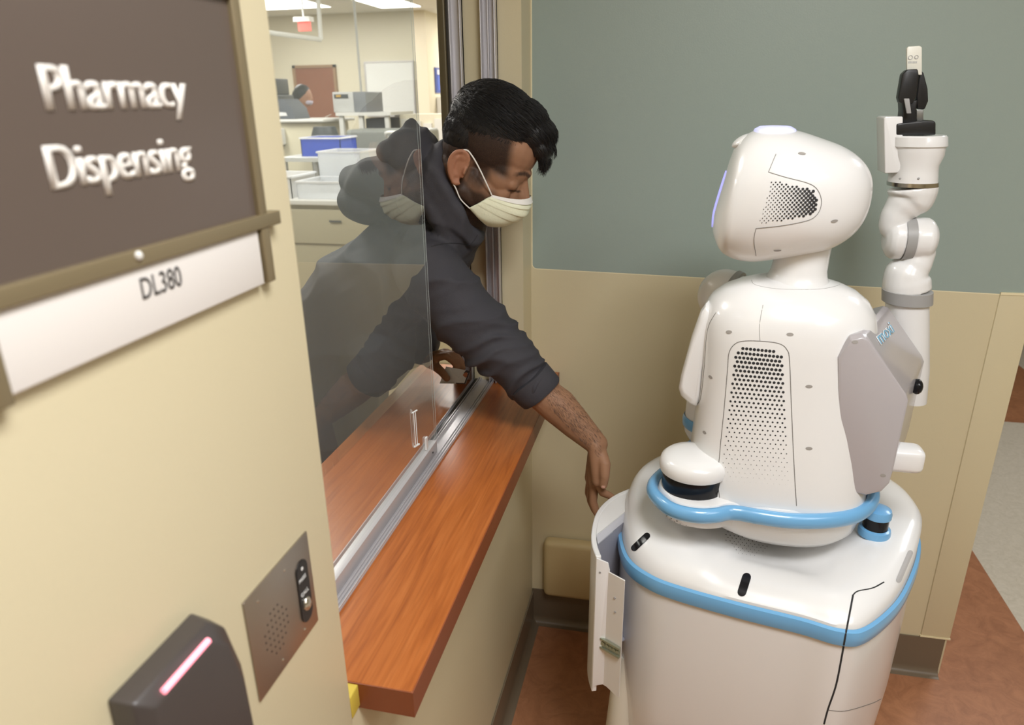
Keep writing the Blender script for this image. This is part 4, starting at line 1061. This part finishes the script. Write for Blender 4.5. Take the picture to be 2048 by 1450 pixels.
# ================================================================ THE PHARMACY BEHIND THE WINDOW
M_pw = wall_mat('pharmacy_wall_paint', srgb(220, 213, 192))
M_pc = mat('ceiling_tile_white', srgb(240, 240, 236), .85)
st(box('wall_pharmacy_back', M_pw, -8.0, -3.43, 11.0, 11.15, 0, 2.9))
st(box('wall_pharmacy_alcove', M_pw, -3.55, -3.43, 11.15, 13.2, 0, 2.9))
st(box('wall_pharmacy_end', M_pw, -3.43, -.2, 13.2, 13.35, 0, 2.9))
st(box('wall_pharmacy_side', M_pw, -8.15, -8.0, -2.6, 11.15, 0, 2.9))
st(box('wall_pharmacy_front', M_pw, -8.0, -.21, -2.75, -2.6, 0, 2.9))
st(box('wall_pharmacy_right', M_pw, -.21, -.2, 9.5, 13.2, 0, 2.9))
st(box('ceiling_pharmacy', M_pc, -8.1, -.2, -2.7, 13.3, 2.9, 3.0))
st(box('floor_pharmacy_alcove', MATS['pharmacy_floor'], -3.43, -.2, 11.2, 13.2, -.05, 0))
g = MB()
for k in range(13): g.box(-8, -.21, -2.5+k*1.22, -2.476+k*1.22, 2.896, 2.9005)
for k in range(7): g.box(-7.6+k*1.22, -7.576+k*1.22, -2.6, 11, 2.896, 2.9005)
st(g.build('trim_ceiling_grid', mat('grid_white', (.9, .9, .9), .5)))
def lampbox(x, y, lab, sx=.31, sy=.61):
    t = thing('ceiling_light', (x, y, 2.9), lab, 'ceiling light', 'pharmacy ceiling light panels')
    MB().box(x-sx, x+sx, y-sy, y+sy, 2.888, 2.8995).build('light_frame', MATS['grid_white'], t)
    MB().box(x-sx+.02, x+sx-.02, y-sy+.02, y+sy-.02, 2.884, 2.8885).build('diffuser', mat('lit_diffuser', (1, .97, .92), .5, emit=6), t)
lampbox(-5.1, 8.9, 'large glowing ceiling light panel left of the red sign', .62, 1.25); lampbox(-3.6, 9.9, 'glowing ceiling light panel above the white board')
area('alcove_ceiling_lamp', (-2.4, 12.1, 2.87),   .6, 1.0, 60, (1, .96, .88))

# door and frame in the back wall
dr = thing('door_1', (-5.28, 11, 0), kind='structure')
box('door_leaf', mat('brown_door', srgb(134, 82, 56), .45), -5.60, -4.96, 10.965, 11.0, 0, 2.15, dr)
MB().box(-5.65, -5.60, 10.95, 11.0, 0, 2.19).box(-4.96, -4.92, 10.95, 11.0, 0, 2.19).box(-5.65, -4.92, 10.95, 11.0, 2.15, 2.19).build('door_frame', mat('frame_tan', srgb(150, 120, 90), .5), dr)
MB().tube([(-5.06, 10.93, 1.0), (-5.06, 10.965, 1.0)], .03, 12).tube([(-5.06, 10.93, 1.0), (-5.18, 10.93, 1.0)], .012, 8).build('door_handle', M_alu, dr)

wb = thing('whiteboard', (-4.05, 10.97, 1.8), 'blank white board in a thin frame hung on the back wall', 'whiteboard')
x0, x1 = -4.42, -3.66
box('board_surface', mat('whiteboard_white', (.86, .87, .87), .25), x0, x1, 10.965, 10.998, 1.44, 2.20, wb)
MB().box(x0-.02, x0, 10.955, 10.998, 1.42, 2.22).box(x1, x1+.02, 10.955, 10.998, 1.42, 2.22).box(x0, x1, 10.955, 10.998, 2.20, 2.22).box(x0, x1, 10.955, 10.998, 1.42, 1.44).build('board_frame', M_alu, wb)
box('pen_tray', M_alud, x0+.45, x1-.02, 10.90, 10.955, 1.425, 1.445, wb)

ex = thing('exit_sign', (-4.34, 9.0, 2.57), 'glowing red sign hanging under a white ceiling mount', 'sign')
box('mount', mat('sign_white', (.85, .85, .85), .4), -4.45, -4.23, 8.94, 9.06, 2.595, 2.65, ex)
box('sign_face', mat('exit_red', srgb(240, 96, 84), .4, emit=1.2), -4.41, -4.26, 8.97, 9.03, 2.49, 2.595, ex)
MB().tube([(-4.335, 9.0, 2.64), (-4.335, 9.0, 2.90)], .012, 8).build('mount_stem', MATS['sign_white'], ex)

rl = thing('hanging_rail', (-3.1, 6.6, 2.5), 'thin white rail hung from the pharmacy ceiling by an upright', 'rail')
a, b2, c2 = at(500, 60, y=6.4), at(642, 79, y=7.0), at(640, 20, y=7.0)
MB().tube([a, b2], .022, 8).build('rail_bar', mat('rail_white', (.85, .85, .83), .4), rl)
MB().tube([b2, Vector((c2.x, c2.y, 2.899))], .022, 8).build('upright', MATS['rail_white'], rl)
# column between bays, standing behind the machine stand
cp = thing('conduit_pole', (-2.88, 7.3, 0), 'slim pale grey pole rising from floor to ceiling by the machines', 'pole')
MB().tube([(-2.88, 7.3, 0), (-2.88, 7.3, 2.9)], .012, 12).build('pole_tube', mat('pole_grey', (.55, .56, .56), .4), cp)
MB().tube([(-2.88, 7.3, 0), (-2.88, 7.3, .03)], .05, 14).build('pole_foot', MATS['pole_grey'], cp)

# desk nearest the window with its plastic bins
M_top = mat('desk_top_white', (.78, .77, .74), .4); M_cab = mat('desk_panel_cream', srgb(186, 176, 148), .5)
dk = thing('work_desk', (-2.1, 4.6, 0), 'white-topped desk with cream front carrying clear plastic bins', 'desk')
box('desk_top', M_top, -3.3, -.95, 4.20, 5.0, 1.03, 1.062, dk, bev=.006)
box('desk_body', M_cab, -3.25, -1.0, 4.24, 4.95, 0, 1.03, dk)
for x in (-2.55, -1.75): 
    d_ = box('drawer_front', M_cab, x-.36, x+.36, 4.222, 4.24, .78, 1.0, dk, bev=.004)
    MB().tube([(x-.04, 4.21, .93), (x+.04, 4.21, .93)], .006, 8).build('drawer_pull', M_alud, d_)
def bin_(nm, x0, x1, y0, y1, z0, z1, m, label, rim=None, tilt=0):
    t = thing(nm, ((x0+x1)/2, (y0+y1)/2, z0), label, 'bin', 'plastic bins on the desk and table')
    w_ = .006
    mb = MB().box(x0+.01, x1-.01, y0+.01, y1-.01, z0, z0+.006)
    def wl(a, b, c): mb.prism([a, b, (b[0], b[1], z1), (a[0], a[1], z1)], c)
    mb.box(x0, x0+w_, y0, y1, z0, z1).box(x1-w_, x1, y0, y1, z0, z1).box(x0, x1, y0, y0+w_, z0, z1).box(x0, x1, y1-w_, y1, z0, z1)
    mb.build('bin_tub', m, t)
    r = MB()
    for a in ((x0-.008, x1+.008, y0-.008, y0+.004), (x0-.008, x1+.008, y1-.004, y1+.008), (x0-.008, x0+.004, y0, y1), (x1-.004, x1+.008, y0, y1)): r.box(a[0], a[1], a[2], a[3], z1-.008, z1+.004)
    r.build('bin_rim', rim or m, t); return t
def clear_plastic():
    m = bpy.data.materials.new('clear_plastic'); m.use_nodes = True; nt = m.node_tree; b = nt.nodes['Principled BSDF']
    b.inputs['Base Color'].default_value = (.86, .88, .92, 1); b.inputs['Roughness'].default_value = .3; b.inputs['Alpha'].default_value = .5; return m
M_clr = clear_plastic(); M_rim = mat('bin_rim_white', (.85, .86, .9), .4)
bin_('storage_bin', -2.02, -1.66, 4.26, 4.58, 1.062, 1.17, M_clr, 'low clear plastic bin at the front edge of the desk', M_rim)
bin_('storage_bin', -2.04, -1.73, 4.62, 4.92, 1.062, 1.33, M_clr, 'taller clear plastic bin behind the front bin on the desk', M_rim)
bin_('storage_bin', -2.56, -2.06, 4.26, 4.60, 1.062, 1.20, mat('milky_plastic', (.74, .73, .72), .45), 'wide milky white bin at the left of the desk, next to the wall edge', M_rim)
bin_('storage_bin', -2.56, -2.22, 5.35, 5.65, 1.245, 1.385, mat('blue_plastic', srgb(50, 80, 190), .4), 'blue bin with white rim behind the clear bins', M_rim)
sd_ = thing('side_table', (-2.1, 5.5, 0), 'narrow grey table behind the desk holding the blue bin', 'table')
box('table_top', mat('table_grey', (.5, .5, .48), .5), -2.7, -1.4, 5.2, 5.8, 1.215, 1.245, sd_)
for (x, y) in ((-2.66, 5.24), (-1.44, 5.24), (-2.66, 5.76), (-1.44, 5.76)): box('leg', MATS['table_grey'], x-.02, x+.02, y-.02, y+.02, 0, 1.215, sd_)

# partition / service island behind
M_part = mat('partition_cream', srgb(214, 206, 180), .5)
pt = thing('service_island', (-3.6, 6.7, 0), 'cream island with a rounded white top, dark equipment standing on it', 'counter')
box('island_body', M_part, -4.6, -2.93, 6.45, 7.05, 0, 1.47, pt, bev=.02)
box('island_top', M_top, -4.65, -2.88, 6.40, 7.10, 1.47, 1.50, pt, bev=.012)
pd = thing('paper_dispenser', (-3.38, 6.4, 1.3), 'small white box mounted on the front of the cream island', 'dispenser')
box('dispenser_case', mat('case_white', (.82, .82, .82), .4), -3.47, -3.31, 6.36, 6.448, 1.27, 1.42, pd, bev=.012)
box('dispenser_lip', M_alud, -3.45, -3.33, 6.365, 6.44, 1.26, 1.27, pd)
M_eq = mat('equipment_charcoal', (.05, .055, .06), .4)
eq = thing('label_printer', (-3.55, 6.7, 1.5), 'black shelved equipment stack with a small blue light on the island', 'equipment')
box('printer_body', M_eq, -3.78, -3.46, 6.5, 6.95, 1.50, 1.72, eq, bev=.01)
box('printer_shelf', M_eq, -3.76, -3.56, 6.55, 6.95, 1.755, 1.775, eq); box('printer_shelf', M_eq, -3.76, -3.56, 6.55, 6.95, 1.81, 1.83, eq)
box('printer_tower', M_eq, -3.62, -3.50, 6.6, 6.95, 1.72, 1.87, eq, bev=.01)
MB().ball((-3.48, 6.49, 1.62), (.025, .01, .02), 12, 8).build('blue_light', mat('blue_led', srgb(90, 90, 255), .3, emit=3), eq)
cm = thing('card_terminal', (-3.32, 6.6, 1.5), 'dark slanted terminal with a pale front, right of the black stack', 'terminal')
MB().prism([(-3.41, 6.5, 1.50), (-3.22, 6.5, 1.50), (-3.25, 6.5, 1.60), (-3.33, 6.5, 1.68), (-3.41, 6.5, 1.68)], (0, .3, 0)).build('terminal_body', mat('terminal_grey', (.10, .11, .13), .65), cm, bev=.006)
MB().prism([(-3.40, 6.497, 1.53), (-3.30, 6.497, 1.53), (-3.31, 6.497, 1.56), (-3.39, 6.497, 1.565)], (0, .003, 0)).build('terminal_label', mat('case_white', (.8, .8, .8), .4), cm)

ms = thing('machine_stand', (-2.55, 6.8, 0), 'white stand with grey bins below and a boxy machine on top', 'stand')
box('stand_top', M_top, -2.80, -2.25, 6.5, 7.1, 1.525, 1.555, ms)
for x in (-2.76, -2.56, -2.30): box('leg', M_top, x-.02, x+.02, 6.52, 6.56, 0, 1.525, ms)
box('under_shelf', MATS['equipment_charcoal'], -2.54, -2.32, 6.58, 7.05, 1.28, 1.50, ms, bev=.01)
mc = thing('boxy_machine', (-2.55, 6.8, 1.555), 'light grey boxy machine with a dark right half on the white stand', 'machine')
box('machine_case', mat('machine_grey', (.55, .55, .54), .4), -2.84, -2.63, 6.55, 6.95, 1.555, 1.735, mc, bev=.006)
box('machine_side', mat('machine_dark', (.20, .21, .23), .4), -2.63, -2.505, 6.55, 6.95, 1.555, 1.735, mc, bev=.006)
box('machine_slot', M_eq, -2.82, -2.68, 6.545, 6.552, 1.68, 1.715, mc); box('machine_light', mat('amber', srgb(190, 150, 60), .5), -2.80, -2.75, 6.542, 6.546, 1.69, 1.71, mc)
wbg = thing('waste_bag', (-2.62, 6.2, 0), 'black bag hanging beside the cream island', 'bag')
bm_ = MB().rings([sell(-2.80, 6.25, z, rx, ry, 2.2, 20) for z, rx, ry in ((.6, .05, .05), (.9, .14, .1), (1.2, .15, .12), (1.36, .13, .1), (1.44, .10, .08))])
bm_.build('bag_body', M_eq, wbg, True); MB().tube([(-2.80, 6.25, 0), (-2.80, 6.25, .62)], .02, 8).build('bag_stand', M_alud, wbg)
gc = thing('grey_cart', (-2.0, 5.95, 0), 'dull grey utility cart with a white looped handle', 'cart')
box('cart_body', mat('cart_grey', (.22, .23, .21), .5), -2.48, -1.75, 6.0, 6.4, .12, 1.42, gc, bev=.03)
MB().tube(catmull([(-2.05, 5.99, 1.32), (-2.07, 5.93, 1.37), (-2.05, 5.90, 1.40), (-1.98, 5.93, 1.40), (-1.95, 5.99, 1.39)], 5, False), .014, 8).build('cart_handle', M_top, gc)
for x in (-2.4, -1.85): MB().tube([(x, 6.1, .06), (x+.03, 6.1, .06)], .06, 14).build('wheel', M_black, gc)
fb = thing('file_rack', (-2.0, 6.9, 0), 'beige rack of files standing below the white board', 'rack')
box('rack_body', mat('rack_beige', srgb(206, 198, 176), .6), -2.24, -1.45, 6.7, 7.1, 0, 1.53, fb)
for k in range(7): box('file', mat('file_pale', (.62, .60, .55), .6), -2.22+k*.11, -2.14+k*.11, 6.68, 6.7, 1.22, 1.49-.02*(k % 3), fb)
# blue notice on the alcove wall and a shelf under it
po = thing('wall_notice', (-3.42, 11.5, 1.95), 'blue notice in a frame on the tan alcove wall', 'notice')
box('notice_frame', mat('notice_navy', srgb(60, 80, 150), .5), -3.43, -3.41, 11.30, 11.95, 1.76, 2.13, po)
box('notice_sheet', mat('notice_pale', (.7, .72, .78), .5), -3.41, -3.405, 11.38, 11.9, 2.03, 2.10, po); box('notice_panel', mat('notice_blue', srgb(70, 100, 190), .5), -3.41, -3.405, 11.38, 11.9, 1.80, 2.02, po)
sh = thing('storage_shelf', (-3.25, 11.6, 0), 'white shelf unit with grey boxes under the blue notice', 'shelf')
box('shelf_frame', M_top, -3.42, -3.05, 11.35, 12.2, 1.62, 1.70, sh); box('shelf_frame', M_top, -3.42, -3.05, 11.35, 12.2, .0, .06, sh); box('shelf_frame', M_top, -3.42, -3.05, 11.35, 12.2, 1.15, 1.22, sh)
box('shelf_end', M_top, -3.42, -3.05, 11.33, 11.35, 0, 1.7, sh); box('shelf_box', mat('machine_dark', (.2, .2, .2), .4), -3.40, -3.1, 11.4, 12.1, 1.22, 1.60, sh)

# colleague working behind the island
wk = thing('person', (-3.95, 8.0, 0), 'person in dark clothes with black hair and a face mask behind the island, looking down', 'person')
kb = MB(); bx, by = -3.80, 7.7
kb.ball((bx+.06, by, 1.715), (.085, .075, .105), 18, 12).ball((bx+.095, by, 1.665), (.05, .055, .06)).cone((bx, by, 1.50), (bx+.03, by, 1.66), .055, .05)
kb.ball((bx+.145, by, 1.685), (.015, .012, .018))
cap(kb, (bx-.10, by-.17, 1.42), (bx+.02, by-.24, 1.18), .05, .04); cap(kb, (bx+.02, by-.24, 1.18), (bx+.24, by-.2, 1.38), .04, .03); cap(kb, (bx+.24, by-.2, 1.38), (bx+.31, by-.18, 1.42), .028, .02)
cap(kb, (bx-.10, by+.17, 1.42), (bx+.02, by+.24, 1.18), .05, .04); cap(kb, (bx+.02, by+.24, 1.18), (bx+.24, by+.2, 1.32), .04, .03)
cap(kb, (bx-.02, by, 1.48), (bx-.12, by, .9), .09, .10)
for s in (-1, 1): cap(kb, (bx-.12, by+.09*s, .9), (bx-.10, by+.10*s, .08), .06, .04)
mesh_obj('body', remeshed(kb, .008, 3), mat('light_brown_skin', srgb(170, 124, 98), .5), wk)
jb = MB(); cap(jb, (bx-.05, by, 1.38), (bx-.12, by, .92), .15, .16)
for s in (-1, 1):
    cap(jb, (bx-.04, by+.14*s, 1.42), (bx+.02, by+.24*s, 1.18), .075, .06); jb.tube([(bx+.02, by+.24*s, 1.18), (bx+.16, by+.22*s, 1.29)], [.06, .045], 14)
mesh_obj('tunic', remeshed(jb, .012, 4), mat('dark_tunic', (.05, .05, .065), .7), wk)
lb_ = MB()
for s in (-1, 1): cap(lb_, (bx-.12, by+.09*s, .92), (bx-.10, by+.10*s, .10), .09, .06)
mesh_obj('trousers', remeshed(lb_, .014, 3), M_trou, wk)
for s in (-1, 1): MB().ball((bx-.06, by+.10*s, .045), (.13, .045, .045), 14, 8).build('shoe', M_black, wk, True)
hb2 = MB(); hb2.ball((bx+.035, by, 1.745), (.098, .088, .095)).ball((bx-.03, by, 1.70), (.06, .07, .09))
mesh_obj('hair', remeshed(hb2, .008, 3), M_hair, wk)
MB().ball((bx+.105, by, 1.652), (.042, .056, .036), 16, 10).build('face_mask', mat('lilac_mask', srgb(196, 190, 214), .7), wk, True)
pp = thing('paper_sheet', (bx+.36, by-.18, 1.44), 'small white paper held by the person behind the island', 'paper')
MB().prism([(bx+.26, by-.20, 1.43), (bx+.40, by-.20, 1.50), (bx+.40, by-.08, 1.52), (bx+.26, by-.08, 1.45)], (0, 0, .004)).build('sheet', mat('paper_white', (.85, .85, .85), .6), pp)
